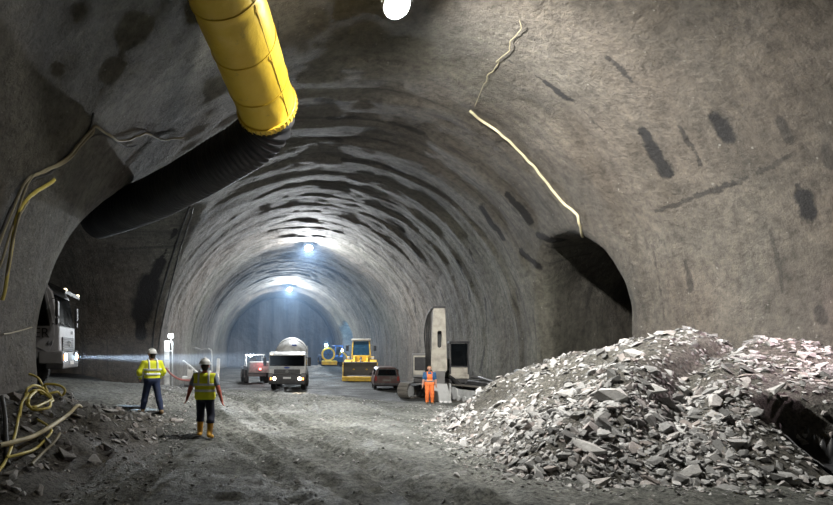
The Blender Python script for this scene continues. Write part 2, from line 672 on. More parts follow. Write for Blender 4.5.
stains_and_shade = []
for a, b, r, st in [((643, 133), (668, 174), .17, 1), ((652, 148), (666, 172), .23, 1), ((716, 118), (728, 136), .20, 1), ((803, 197), (809, 213), .21, 1), ((798, 186), (799, 190), .08, .8),
                    ((545, 82), (570, 99), .10, 1), ((508, 60), (545, 82), .045, .8), ((570, 99), (606, 133), .03, .6), ((607, 57), (632, 80), .08, .8),
                    ((508, 195), (518, 208), .15, 1), ((518, 206), (529, 221), .22, 1), ((482, 208), (494, 228), .20, 1), ((495, 226), (503, 238), .16, 1),
                    ((522, 252), (538, 266), .20, 1), ((540, 236), (560, 240), .22, 1),
                    ((656, 212), (696, 197), .07, .65), ((696, 197), (735, 182), .08, .75), ((735, 182), (790, 157), .06, .55),
                    ((680, 128), (700, 165), .07, .7), ((782, 122), (788, 138), .13, .6), ((826, 150), (832, 160), .15, .6),
                    ((686, 262), (690, 290), .09, .6), ((770, 230), (782, 290), .07, .5), ((820, 310), (822, 318), .15, .6), ((652, 245), (664, 320), .05, .5),
                    ((330, 118), (420, 132), .22, .75), ((318, 100), (345, 104), .18, .7), ((345, 160), (402, 172), .22, .7), ((300, 135), (340, 140), .2, .6),
                    ((150, 283), (141, 315), .66, 1), ((139, 312), (141, 335), .34, 1), ((161, 262), (150, 285), .34, 1), ((176, 230), (160, 262), .12, 1),  # shade on the side cavern's far jamb, painted as dark patches
                    ((414, 310), (420, 345), .12, .8), ((413, 298), (416, 312), .10, .8), ((372, 300), (380, 330), .2, .5), ((485, 300), (480, 372), .16, .75), ((516, 290), (522, 360), .10, .4),
                    ((440, 290), (450, 330), .12, .7), ((458, 262), (470, 300), .16, .8), ((394, 220), (420, 260), .25, .6), ((470, 250), (474, 262), .1, .7)]:
    A, B = vw(*a), vw(*b)
    if A and B:
        stains_and_shade.append((A, B, r, st))
M['shotcrete'] = shotcrete('sprayed_concrete', stains_and_shade)
M['shotcrete_plain'] = shotcrete('sprayed_concrete_plain')

FC = VP[VF].mean(1)
end_f = (FC[:, 1] > 90)
front_f = FC[:, 1] < -5.9
ceil_f = (FC[:, 2] > 6.4) & ~end_f & ~front_f
lf = (FC[:, 0] < CX) & ~ceil_f & ~end_f & ~front_f
rf = (FC[:, 0] >= CX) & ~ceil_f & ~end_f & ~front_f
keep = FC[:, 2] > -1.2


def piece(name, sel, m):
    F = VF[sel & keep]
    ids, inv = np.unique(F, return_inverse=True)
    o = mesh_np(name, VP[ids], inv.reshape(F.shape), m, normals=VN[ids])
    a = o.data.attributes.new('arc', 'FLOAT_VECTOR', 'POINT')
    a.data.foreach_set('vector', arc3[ids].astype(np.float32).ravel())
    return tag(o, kind='structure')


tag(piece('ceiling', ceil_f, M['shotcrete']), 'grey sprayed concrete vault with arched dark runs', 'ceiling')
tag(piece('wall_left', lf, M['shotcrete']), 'dim sprayed concrete wall with the wide side cavern opening', 'wall')
tag(piece('wall_right', rf, M['shotcrete']), 'lit sprayed concrete wall with dark staining and a small arched side tunnel', 'wall')
tag(piece('wall_back', end_f, M['rockface']), 'dark bluish rock face closing the far end of the tunnel', 'wall')
tag(piece('wall_front', front_f, M['shotcrete_plain']), 'concrete wall behind the camera', 'wall')

# ------------------------------------------------------------------ floor
CP = np.array([(-3, -5, .6), (4, -5, .6), (0, 0, .6), (-3, 5, .7), (0, 8, .62), (4, 8, .52), (9, 6, .55), (9, 10, .55), (-1.3, 12.6, .65), (3, 12, .52), (6, 12, .48), (-3, 15.3, 1.03),
               (-4.5, 12, .85), (-7, 18, 1.5), (-10, 20, 1.65), (-14, 24, 1.7), (-20, 24, 1.7), (-6.5, 24, 1.45), (-12, 31, 1.3), (-3, 19, 1.15), (0, 17, .82), (0, 22, .95), (3, 22, .80), (3, 17, .55), (6, 20, .40),
               (-2.5, 24, 1.07), (1.6, 24, .86), (5.9, 24, .47), (7.7, 25.8, .2), (10, 24, .2), (-5, 27, 1.0), (-2, 28, .5), (2, 28, .3), (6, 28, .1), (-5, 31, .35), (0, 32, 0), (5, 31, 0), (10, 30, 0.05),
               (12, 21.7, .2), (17, 21.7, .2), (24, 21.7, .2)] + [(x, y, 0) for y in range(36, 96, 5) for x in (-6, 0, 5, 12)])


def floor_base(x, y):
    x, y = np.asarray(x, float), np.asarray(y, float)
    num, den = np.zeros(np.broadcast(x, y).shape), np.full(np.broadcast(x, y).shape, 1e-9)
    for a, b, c in CP:
        w = np.exp(-((x - a) ** 2 + (y - b) ** 2) / (2 * 1.9 ** 2)) + 1e-5 / (1 + (x - a) ** 2 + (y - b) ** 2)
        num += w * c
        den += w
    return num / den


def rut(x, y, pts, half, depth):
    """A pair of wheel ruts with tread marks along a smoothed polyline."""
    px = np.interp(y, [p[1] for p in pts], [p[0] for p in pts])
    r = 0
    depth = depth * 1.35
    m = sstep(pts[0][1], pts[0][1] + 1, y) * sstep(pts[-1][1], pts[-1][1] - 2, y)
    for s in (-half, half):
        d = x - px - s
        g = np.exp(-(d / .17) ** 2)
        r = r - depth * g * (1 + .35 * np.sin(y * 16 + d * 9)) + depth * .55 * np.exp(-((np.abs(d) - .30) / .10) ** 2)
    return r * m


def pline(pts):
    q = spline([(a, b, 0) for a, b in pts], 10)
    q.sort(key=lambda p: p.y)
    return [(p.x, p.y) for p in q]


RUTS = [(pline([(3.0, 5), (2.0, 9), (.6, 13), (-.8, 17), (-2.6, 21), (-4.8, 24)]), .95, .055),
        (pline([(1.6, 5), (1.2, 9), (.2, 13), (-.6, 17), (-.8, 21), (-.2, 25)]), .95, .05),
        (pline([(5.0, 6), (3.4, 10), (1.6, 14), (.6, 18), (1.0, 22), (2.2, 27), (2.6, 34)]), 1.0, .05),
        (pline([(2.4, 6), (2.9, 10), (3.3, 14), (3.2, 18), (2.6, 24), (1.6, 33)]), .95, .04)]


def muck(x, y):
    """Extra height of the loose heaps that belong to the floor far in."""
    return 1.05 * np.exp(-(((x - 7.2) / 3.6) ** 2 + ((y - 63) / 4.0) ** 2)) * (1 + .25 * fbm(x * .9, y * .9, 0 * x, 3, 44))


def floor_z(x, y, fine=True):
    z = floor_base(x, y)
    if fine:
        near = sstep(34, 26, y) * (1.0 + .6 * sstep(16, 8, y))
        z = z + .07 * fbm(x * .45, y * .45, 0 * x, 3, 61) + (.024 * fbm(x * 2.1, y * 2.1, 0 * x, 4, 71) + .02 * np.maximum(0, fbm(x * 5.5, y * 5.5, 0 * x, 2, 81))) * (1 + near)
        for p, hf, dp in RUTS:
            z = z + rut(x, y, p, hf, dp)
    return z


fxs = np.concatenate([np.arange(-24, -8.5, .5), np.arange(-8.4, 10.6, .1), np.arange(10.7, 27, .5)])
fys = np.concatenate([np.arange(-6, 5, .4), np.arange(5, 28, .1), np.arange(28, 45, .3), np.arange(45, 94, .7)])


def grid_mesh(name, xs, ys, zf, m):
    GX, GY = np.meshgrid(xs, ys, indexing='ij')
    GZ = zf(GX, GY)
    P = np.stack([GX, GY, GZ], -1).reshape(-1, 3)
    n, k = GX.shape
    i = (np.arange(n - 1)[:, None] * k + np.arange(k - 1)[None, :]).ravel()
    F = np.stack([i, i + k, i + k + 1, i + 1], 1)
    return P, F


FP, FF = grid_mesh('floor', fxs, fys, floor_z, M['mudfloor'])
tag(mesh_np('floor', FP, FF, M['mudfloor']), 'rutted grey muck floor with tyre tracks', 'floor', kind='structure')
floor_bvh = BVHTree.FromPolygons(FP.tolist(), FF.tolist())


def gz_at(x, y):
    h = floor_bvh.ray_cast(Vector((x, y, 9)), Vector((0, 0, -1)))
    return h[0].z if h[0] else 0.0


# muck mound far in
GXs, GYs = np.arange(-1.5, 12.4, .25), np.arange(54, 74, .3)
MP, MF = grid_mesh('m', GXs, GYs, lambda x, y: np.where(muck(x, y) > .06, floor_base(x, y) + muck(x, y) * 1.0, floor_base(x, y) - .1) + .05 * fbm(x * 2, y * 2, 0 * x, 3, 90), None)
tag(mesh_np('muck_mound', MP, MF, M['rubble']), 'low dark muck mound under the far blue machine', 'muck mound', kind='stuff')
muck_bvh = BVHTree.FromPolygons(MP.tolist(), MF.tolist())

# ------------------------------------------------------------------ rubble heaps
TOE = [(8.2, 22.6), (6.9, 19.8), (5.75, 17.4), (5.15, 15.4), (4.5, 11.7), (4.45, 9.9), (5.2, 9.05), (6.8, 8.8), (8.8, 8.7), (9.8, 8.55), (13, 8.2), (17, 8), (17, 26), (12.6, 26), (10.4, 24.6)]


def poly_dist(x, y, poly):
    """Signed distance inside a polygon (positive within)."""
    best = np.full(x.shape, 1e9)
    ins = np.zeros(x.shape, bool)
    n = len(poly)
    for i in range(n):
        (ax, ay), (bx, by) = poly[i], poly[(i + 1) % n]
        wx, wy = x - ax, y - ay
        ex, ey = bx - ax, by - ay
        t = np.clip((wx * ex + wy * ey) / (ex * ex + ey * ey), 0, 1)
        best = np.minimum(best, np.hypot(wx - ex * t, wy - ey * t))
        c = ((ay > y) != (by > y)) & (x < (bx - ax) * (y - ay) / np.where(by == ay, 1e-9, by - ay) + ax)
        ins ^= c
    return np.where(ins, best, -best)


def heap_h(x, y):
    xw = x + .25 * vnoise(x * .8, y * .8, 0 * x, 101)
    yw = y + .25 * vnoise(x * .8, y * .8, 0 * x, 102)
    d = poly_dist(xw, yw, TOE)
    dn = poly_dist(xw, yw, TOE[:1] + TOE[1:])
    h = 2.62 * (1 - np.exp(-np.maximum(d, 0) * .31)) / (1 - math.exp(-6.4 * .31))
    h = np.minimum(h, 2.75)
    env = sstep(0, 1.5, d)
    h = h + env * (.30 * fbm(x * .55, y * .55, 0 * x, 3, 103) + .13 * fbm(x * 1.6, y * 1.6, 0 * x, 3, 104) + .05 * fbm(x * 5, y * 5, 0 * x, 3, 105))
    # gully between the two lobes of the heap
    gx_ = np.interp(y, [9.6, 10.3, 11.8, 14.0, 15.5], [7.4, 7.7, 9.0, 12.1, 13.5])
    h = h - .34 * np.exp(-((x - gx_) / .42) ** 2) * sstep(9.4, 10.4, y) * sstep(15.5, 14.0, y) * env
    h = h + .20 * np.exp(-((x - gx_ + 1.1) / .6) ** 2) * sstep(9.4, 10.4, y) * sstep(13.2, 11.5, y) * env
    # scraped hollow with an overhanging rim towards the camera
    hol = sstep(8.75, 9.3, x + .10 * (y - 9.6)) * sstep(10.25, 9.95, y + .15 * np.sin(x * 3.1)) * sstep(7.9, 8.3, y)
    h = h * (1 - .9 * hol)
    return np.where(d > -.3, h, -.3)


def heap_z(x, y):
    return floor_base(x, y) + heap_h(x, y) - .02


HP, HF = grid_mesh('h', np.arange(4.0, 15.6, .09), np.arange(8.0, 26.2, .09), heap_z, None)
keep_h = (heap_h(HP[:, 0], HP[:, 1]) > -.25)
HF = HF[keep_h[HF].all(1)]
tag(mesh_np('rubble_heap', HP, HF, M['rubble']), 'big heap of broken pale rock spilling from the small side tunnel', 'rubble heap', kind='stuff')
heap_bvh = BVHTree.FromPolygons(HP.tolist(), HF.tolist())


def lheap_h(x, y):
    dc = np.abs(x + 5.0 - .05 * (y - 9) + .35 * vnoise(x * .7, y * .7, 0 * x, 111))
    lng = sstep(5.0, 8.5, y) * sstep(15.6, 12.6, y)
    h = 1.05 * np.maximum(0, 1 - dc / 2.7) ** 1.1 * lng
    return h + sstep(.05, .4, h) * (.16 * fbm(x * .9, y * .9, 0 * x, 3, 112) + .07 * fbm(x * 3, y * 3, 0 * x, 3, 113)) - .05


LP, LF = grid_mesh('l', np.arange(-7.5, -1.6, .08), np.arange(4.5, 16, .08), lambda x, y: floor_base(x, y) + lheap_h(x, y), None)
klh = lheap_h(LP[:, 0], LP[:, 1]) > -.045
LF = LF[klh[LF].all(1)]
tag(mesh_np('rubble_heap', LP, LF, M['rubble']), 'low grey heap of loose rock against the dim concrete pillar under yellow hoses', 'rubble heap', kind='stuff')
lheap_bvh = BVHTree.FromPolygons(LP.tolist(), LF.tolist())


def cast_ground(px, py, off=0.0):
    o = Vector((0, 0, CAMZ))
    d = (W(px, py, 1.0) - o).normalized()
    best = None
    for b in (floor_bvh, heap_bvh, lheap_bvh, vault_bvh):
        h = b.ray_cast(o, d)
        if h[0] is not None and (best is None or h[3] < best[3]):
            best = h
    if best is None:
        return None
    n = best[1] if best[1].dot(d) < 0 else -best[1]
    return best[0] + n * off


def top_z(x, y):
    z = -9
    for b in (floor_bvh, heap_bvh, lheap_bvh, muck_bvh):
        h = b.ray_cast(Vector((x, y, 9)), Vector((0, 0, -1)))
        if h[0]:
            z = max(z, h[0].z)
    return z


# ------------------------------------------------------------------ rocks
def rock_mesh(name, seed, flat, n=11):
    r = random.Random(seed)
    bm = bmesh.new()
    for _ in range(n):
        v = Vector((r.gauss(0, 1), r.gauss(0, 1), r.gauss(0, 1))).normalized() * r.uniform(.75, 1.0)
        bm.verts.new((v.x * r.uniform(.9, 1.1), v.y * .72, v.z * flat))
    g = bmesh.ops.convex_hull(bm, input=bm.verts[:])
    bmesh.ops.delete(bm, geom=[e for e in g['geom_interior'] if isinstance(e, bmesh.types.BMVert)], context='VERTS')
    bmesh.ops.recalc_face_normals(bm, faces=bm.faces[:])
    me = bpy.data.meshes.new(name)
    bm.to_mesh(me)
    bm.free()
    me.materials.append(M['rock'])
    return me


ROCKS = [rock_mesh('rock', 200 + k, (.26, .36, .45, .30, .6, .20, .40)[k % 7], 9 + k % 5) for k in range(14)]
PALE = [q.copy() for q in ROCKS]
for q in PALE:
    q.materials[0] = M['pale_rock']
camv = Vector((0, 0, CAMZ))


def seen(p):
    d = p - camv
    L = d.length
    d.normalize()
    px, py = VPX + FPX * p.x / p.y, VPY - FPX * (p.z - CAMZ) / p.y
    if not (-6 < px < 839 and 250 < py < 512):
        return False
    for b in (heap_bvh, lheap_bvh, floor_bvh, vault_bvh):
        h = b.ray_cast(camv, d)
        if h[0] is not None and h[3] < L - .12:
            return False
    return True


def put_rock(p, n, size, label, group, mesh=None, name='rock', sink=.12):
    o = bpy.data.objects.new(name, mesh or random.choice(ROCKS))
    COL.objects.link(o)
    q = Vector((n.x + random.gauss(0, .5), n.y + random.gauss(0, .5), n.z + random.gauss(0, .2))).normalized()
    o.rotation_mode = 'QUATERNION'
    o.rotation_quaternion = q.to_track_quat('Z', 'Y') @ Matrix.Rotation(random.uniform(0, 6.28), 3, 'Z').to_quaternion()
    o.scale = (size, size * random.uniform(.7, 1.0), size * random.uniform(.8, 1.15))
    o.location = p + n * size * sink
    return tag(o, label, 'rock', group)


big = [((613, 397), .52, 'large smooth pale boulder bulging out near the crest of the big heap', 4),
       ((590, 448), .46, 'long pale slab leaning at the foot of the big heap', 0),
       ((597, 483), .34, 'flat light slab lying on the floor at the toe of the big heap', 5),
       ((601, 418), .24, 'pale rounded rock standing out halfway up the big heap', 2),
       ((590, 430), .26, 'pale blocky rock above the long leaning slab on the big heap', 4),
       ((586, 462), .25, 'upright light rock beside the long leaning slab on the big heap', 1),
       ((639, 355), .30, 'pale squarish rock on the skyline where the big heap meets the side tunnel', 6),
       ((802, 356), .24, 'pinkish wedge-shaped rock alone on the smooth upper slope by the wall', 4),
       ((653, 388), .40, 'broad pale flagstone tilted on the upper slope of the big heap', 0),
       ((743, 384), .27, 'pinkish tilted slab high on the big heap over the dark hollow', 3),
       ((718, 402), .34, 'pinkish block just below the tilted slab over the dark hollow', 2),
       ((772, 391), .34, 'long pale slab capping the rim of the black hollow', 5),
       ((715, 462), .22, 'bluish grey cube-like rock low on the heap beside the black hollow', 4),
       ((690, 474), .30, 'bluish flat slab at the bottom edge of the big heap', 3),
       ((464, 441), .20, 'small pale rock lying apart on the floor by the tapering end of the heap', 2),
       ((530, 428), .24, 'pale angular rock on the low tapering end of the big heap', 1)]
taken = []
for (px, py), s, lab, k in big:
    p = cast_ground(px, py)
    n = Vector((-.25, -.55, .8)).normalized()
    put_rock(p, n, s * .85, lab, None, PALE[k])
    taken.append(p)


def zone(p):
    if p.z > 2.25:
        return 'pale broken rock near the crest of the big heap', 'rocks along the crest of the big heap'
    if p.y > 14:
        return 'grey rock chip on the tapering far flank of the big heap', 'rocks on the tapering flank of the big heap'
    if p.z > 1.35:
        return 'pale angular rock halfway up the face of the big heap', 'rocks halfway up the big heap'
    return 'bluish grey angular rock at the foot of the big heap', 'rocks at the foot of the big heap'




def stony(x, y):
    """How stony the heap's skin is: patches of fines lie between runs of stones."""
    a = np.array([x]), np.array([y])
    f = float(fbm(a[0] * .55 + a[1] * .35, a[1] * .45 - a[0] * .2, 0 * a[0], 3, 151)[0]) * 1.5
    if y > 13.2:
        f -= .25
    f += .45 * max(0.0, 1.0 - float(poly_dist(a[0], a[1], TOE)[0]) / 1.6)
    return min(1.0, max(.16, .55 + f))


cand = []
while len(cand) < 2600:
    x, y = random.uniform(4.3, 13.2), random.uniform(8.4, 24.5)
    if random.random() > min(1, (12.0 / y) ** 1.5):
        continue
    h = heap_bvh.ray_cast(Vector((x, y, 9)), Vector((0, 0, -1)))
    if h[0] is None:
        continue
    if h[0].x > 8.95 and h[0].y < 10.1 and h[0].z < 1.25 and random.random() < .9:
        continue
    if random.random() > stony(x, y):
        continue
    if not seen(h[0] + h[1] * .06):
        continue
    s = min(.22, .05 + random.expovariate(1 / .045))
    cand.append((s / y, s, h[0].copy(), h[1].copy()))
cand.sort(key=lambda c: -c[0])
for k, (q, s, p, n) in enumerate(cand[:215]):
    put_rock(p, n, s, *zone(p))
small = [(s, p, n) for q, s, p, n in cand[215:]]
lc = []
while len(lc) < 420:
    x, y = random.uniform(-6.4, -1.9), random.uniform(6.5, 15)
    h = lheap_bvh.ray_cast(Vector((x, y, 9)), Vector((0, 0, -1)))
    if h[0] is None or not seen(h[0] + h[1] * .05):
        continue
    s = min(.30, .04 + random.expovariate(1 / .05))
    lc.append((s / y, s, h[0].copy(), h[1].copy()))
lc.sort(key=lambda c: -c[0])
for k, (q, s, p, n) in enumerate(lc[:55]):
    put_rock(p, n, s, 'dim grey rock on the low heap under the yellow hoses', 'rocks on the low heap by the pillar')
small += [(s, p, n) for q, s, p, n in lc[55:]]


def chips(name, lst, label, extra_bvh=None):
    protos = []
    for me in ROCKS:
        bm = bmesh.new()
        bm.from_mesh(me)
        bmesh.ops.triangulate(bm, faces=bm.faces[:])
        bm.verts.ensure_lookup_table()
        protos.append((np.array([v.co[:] for v in bm.verts]), np.array([[v.index for v in f.verts] for f in bm.faces])))
        bm.free()
    PS, FS, n0 = [], [], 0
    for s, p, n in lst:
        V, F = protos[random.randrange(len(protos))]
        q = Vector((n.x + random.gauss(0, .4), n.y + random.gauss(0, .4), n.z)).normalized().to_track_quat('Z', 'Y').to_matrix() @ Matrix.Rotation(random.uniform(0, 6.28), 3, 'Z')
        PS.append(V @ np.array(q).T * s + np.array(p + n * s * .1))
        FS.append(F + n0)
        n0 += len(V)
    return tag(mesh_np(name, np.concatenate(PS), np.concatenate(FS), M['rock'], smooth=False), label, 'stones', kind='stuff')


while len(small) < 7000:
    x, y = random.uniform(4.3, 13.2), random.uniform(8.4, 24.5)
    if random.random() > min(1, (11.0 / y) ** 1.5):
        continue
    h = heap_bvh.ray_cast(Vector((x, y, 9)), Vector((0, 0, -1)))
    if h[0] is None or (h[0].x > 8.95 and h[0].y < 10.1 and h[0].z < 1.25 and random.random() < .85):
        continue
    if random.random() > stony(x, y) or not seen(h[0] + h[1] * .06):
        continue
    small.append((random.uniform(.025, .085), h[0].copy(), h[1].copy()))
chips('rubble_stones', small, 'countless small stones scattered over both rock heaps')
# loose grit along the toes
grit = []
while len(grit) < 3600:
    x, y = random.uniform(-4, 9), random.uniform(7, 24)
    d = float(poly_dist(np.array([x]), np.array([y]), TOE)[0])
    w = math.exp(-(d / .7) ** 2) if d < .1 else 0
    dl = float(lheap_h(np.array([x]), np.array([y]))[0])
    w = max(w, .35 if x < -1.6 and dl < .02 else .05)
    if random.random() > w:
        continue
    h = floor_bvh.ray_cast(Vector((x, y, 9)), Vector((0, 0, -1)))
    if seen(h[0] + Vector((0, 0, .05))):
        grit.append((random.uniform(.02, .06) * (1 + (random.random() < .06)), h[0].copy(), h[1].copy()))
chips('floor_grit', grit, 'loose grit and small stones strewn on the muck floor')

# added black sheet that stands in for the shade in the heap's hollow
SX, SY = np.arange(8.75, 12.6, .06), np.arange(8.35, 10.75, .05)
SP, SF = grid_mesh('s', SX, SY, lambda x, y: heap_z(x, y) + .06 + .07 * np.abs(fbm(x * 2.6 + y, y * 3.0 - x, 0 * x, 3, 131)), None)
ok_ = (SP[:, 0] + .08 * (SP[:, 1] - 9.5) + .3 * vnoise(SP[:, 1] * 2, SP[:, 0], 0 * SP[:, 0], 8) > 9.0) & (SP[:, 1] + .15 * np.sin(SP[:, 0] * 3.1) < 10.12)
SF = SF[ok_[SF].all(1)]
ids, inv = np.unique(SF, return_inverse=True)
m, nt, bs = new_mat('black_shade_sheet')
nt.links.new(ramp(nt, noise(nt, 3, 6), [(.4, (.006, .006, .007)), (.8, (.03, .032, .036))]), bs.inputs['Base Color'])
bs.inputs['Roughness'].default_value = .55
o = tag(mesh_np('shade_sheet', SP[ids], inv.reshape(SF.shape), m), 'added black sheet standing in for shade in the hollow of the big rock heap', 'sheet')
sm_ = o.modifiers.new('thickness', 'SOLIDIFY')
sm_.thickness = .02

# ------------------------------------------------------------------ lights
def point(name, loc, power, col, r=.15):
    l = bpy.data.lights.new(name, 'POINT')
    l.energy = power
    l.color = col
    l.shadow_soft_size = r
    o = bpy.data.objects.new(name, l)
    COL.objects.link(o)
    o.location = loc
    return o


def spot(name, loc, to, power, col, ang, blend=.3, r=.05):
    l = bpy.data.lights.new(name, 'SPOT')
    l.energy = power
    l.color = col
    l.spot_size = math.radians(ang)
    l.spot_blend = blend
    l.shadow_soft_size = r
    o = bpy.data.objects.new(name, l)
    COL.objects.link(o)
    o.location = loc
    o.rotation_euler = (Vector(to) - Vector(loc)).to_track_quat('-Z', 'Y').to_euler()
    return o


w = bpy.data.worlds.new('world')
w.use_nodes = True
w.node_tree.nodes['Background'].inputs[0].default_value = (.02, .022, .026, 1)
w.node_tree.nodes['Background'].inputs[1].default_value = .3
SC.world = w


def crown_light(p, label, power, col, aim, share, ang=176):
    t = empty('crown_floodlight', p, 0, label, 'lamp', 'floodlights hung along the tunnel crown')
    rx = Matrix.Rotation(math.radians(-38), 3, 'X')
    MB().cyl(rx @ Vector((0, 0, .20)), rx @ Vector((0, 0, .02)), .20, .345, 32).build('housing', M['darkmetal'], t, .015)
    MB().cyl(rx @ Vector((0, 0, .03)), rx @ Vector((0, 0, -.02)), .30, None, 32).build('lens', M['flood'], t, .008)
    b = MB()
    b.bar((-.36, 0, .08), (-.36, 0, .42), .03, .05).bar((.36, 0, .08), (.36, 0, .42), .03, .05).bar((-.36, 0, .42), (.36, 0, .42), .05, .03)
    b.build('bracket', M['steel'], t)
    MB().cyl((0, 0, .42), (0, 0, 1.25), .02).build('hanger_rod', M['steel'], t)
    q = Vector(p) + Vector((0, -.10, -.16))
    spot('crown_light', q, q + Vector(aim), power, col, ang, .9, .18)
    point('crown_spill', q, power * share, col, .18)
    return t


crown_light((3.23, 13.4, 10.95), 'bright floodlight hanging at the crown close to the yellow duct', 14500, (1.0, .975, .915), (.42, .57, -.70), .07, 160)
crown_light((4.0, 48, 11.45), 'floodlight on the tunnel crown halfway to the far rock face', 6500, (.92, .96, 1.0), (0, -.5, -.6), .9)
crown_light((3.85, 78.6, 11.2), 'distant floodlight on the crown at the bright end arch', 8500, (.86, .94, 1.0), (0, -.85, -.35), .8)


# ------------------------------------------------------------------ ducts, cables, hoses
def sweep(path, rf, n=40, close=False):
    """Tube along path; rf(arc length s, angle array) -> radius array."""
    path = [Vector(p) for p in path]
    T = [(path[min(i + 1, len(path) - 1)] - path[max(i - 1, 0)]).normalized() for i in range(len(path))]
    u = T[0].cross(Vector((1, 0, 0))).normalized()
    ang = np.arange(n) * 2 * PI / n
    P, s = [], 0.0
    for i, p in enumerate(path):
        if i:
            s += (p - path[i - 1]).length
        u = (u - T[i] * u.dot(T[i])).normalized()
        w_ = T[i].cross(u)
        r = rf(s, ang)
        P.append(np.array(p)[None, :] + np.cos(ang)[:, None] * r[:, None] * np.array(u) + np.sin(ang)[:, None] * r[:, None] * np.array(w_))
    P = np.concatenate(P)
    m_ = len(path)
    i = (np.arange(m_ - 1)[:, None] * n + np.arange(n)[None, :])
    j = (np.arange(m_ - 1)[:, None] * n + (np.arange(n)[None, :] + 1) % n)
    return P, np.stack([i.ravel(), (i + n).ravel(), (j + n).ravel(), j.ravel()], 1)


m, nt, bs = new_mat('yellow_duct_fabric')
f1 = ramp(nt, noise(nt, .8, 6, None, .65), [(.3, (.76, .50, .035)), (.6, (.82, .57, .06)), (.8, (.85, .64, .13))])
f2 = ramp(nt, noise(nt, 2.3, 8, None, .75), [(.60, (0, 0, 0)), (.74, (1, 1, 1))])
c = mixc(nt, math_n(nt, 'MULTIPLY', f2, .75), f1, (.22, .14, .04))
nt.links.new(c, bs.inputs['Base Color'])
bs.inputs['Roughness'].default_value = .42
bump(nt, bs, noise(nt, 2.5, 6), .45, .06)
M['duct'] = m
M['seam'] = paint('dusty_yellow_seam', (.62, .42, .06), .6, dirt=.8, dirt_col=(.12, .09, .04))
M['flex'] = paint('black_ribbed_fabric', (.012, .013, .016), .55, dirt=.25, scale=1.2)

end = W(267, 107, 15.9)
dirv = (W(267, 107, 15.9) - W(227, -4, 12.1))
dpath = [end - dirv * t for t in np.linspace(1.45, 0, 60)]
for p in dpath:
    tt = max(0, 12.0 - p.y)
    p.z += .10 * tt
q0 = dpath[0]
dpath = [q0 + Vector((-.05 * k, -.5 * k, 0)) for k in range(14, 0, -1)] + dpath


def duct_r(s, a):
    fold = np.exp(-((s % 1.45 - .2) / .10) ** 2)
    return .80 + .012 * vnoise(s * 1.3, np.cos(a) * 2, np.sin(a) * 2, 3) - .022 * fold * (1 + .8 * np.sin(a * 3 + s)) + .006 * np.sin(s * 9 + a * 2) * vnoise(s * .7, a * 0 + 1, a * 0, 4)


t = empty('ventilation_duct', end, 0, 'fat yellow ventilation duct hanging from the crown beside the floodlight', 'duct')
Pd, Fd = sweep([p - end for p in dpath], duct_r, 56)
mesh_np('duct_skin', Pd, Fd, M['duct'], t)
L = 0
for i in range(1, len(dpath)):
    L += (dpath[i] - dpath[i - 1]).length
    if int(L / 1.45) != int((L - (dpath[i] - dpath[i - 1]).length) / 1.45):
        tv = (dpath[i] - dpath[i - 1]).normalized()
        MB().lathe([(-.022, .80), (-.022, .818), (.022, .818), (.022, .80)], dpath[i] - end, tv, 48, True).build('seam_band', M['duct'], t)
tv = dirv.normalized()
MB().lathe([(-.16, .805), (-.16, .85), (-.02, .875), (.05, .86), (.05, .79)], (0, 0, 0), tv, 56, True).build('coupling_ring', M['duct'], t, .01)
b = MB()
uu = tv.orthogonal().normalized()
ww = tv.cross(uu)
for k in range(40):
    a = 2 * PI * k / 40
    c0 = (uu * math.cos(a) + ww * math.sin(a)) * .872
    b.bar(c0 - tv * .14, c0 + tv * .03 + c0 * .01, .035, .02, tuple(c0))
b.build('ring_pleat', M['seam'], t)
ridge = [p - end + Vector((.42, 0, .02)) * 0 + (Vector((.62, -.35, -.42))).normalized() * .81 for p in dpath[12:]]
MB().tube(ridge, .012, 6).build('seam_ridge', M['seam'], t)
b = MB()
for k in (16, 34, 52, 66):
    p = dpath[k] - end
    for sx in (-.45, .45):
        hit = vault_bvh.ray_cast(dpath[k] + Vector((sx, 0, .6)), Vector((0, 0, 1)))
        if hit[0]:
            b.tube([p + Vector((sx, 0, .66)), hit[0] - end + Vector((0, 0, .05))], .012, 6)
b.build('hanger_wire', M['darkmetal'], t)

fpts = [end + tv * -.05, end + tv * .35 + Vector((-.05, 0, -.25)), W(252, 142, 16.7), W(218, 163, 17.4), W(178, 186, 18.6), W(138, 205, 19.9), W(96, 219, 21.4)]
fpath = spline(fpts, 60)
tot = [0]
for a, b_ in zip(fpath, fpath[1:]):
    tot.append(tot[-1] + (b_ - a).length)
step = np.arange(0, tot[-1], .035)
fpath = [Vector([np.interp(s, tot, [p[k] for p in fpath]) for k in range(3)]) for s in step]
Pf, Ff = sweep([p - end for p in fpath], lambda s, a: np.full(len(a), .72 + .035 * math.sin(s * 2 * PI / .17)) + .02 * vnoise(s * .9, np.cos(a) * 1.5, np.sin(a) * 1.5, 8), 40)
o = mesh_np('flexible_duct', Pf + np.array(end), Ff, M['flex'])
tag(o, 'black ribbed flexible duct bending from the yellow duct into the dark side cavern', 'duct')

M['cable'] = paint('dusty_cable', (.30, .27, .17), .6, dirt=.5)
M['cable_dark'] = paint('dark_cable', (.03, .03, .03), .6, dirt=.5)
M['hose'] = paint('yellow_hose', (.62, .52, .12), .5, dirt=.5)
M['rope'] = paint('pale_cable', (.62, .56, .36), .6, dirt=.3)


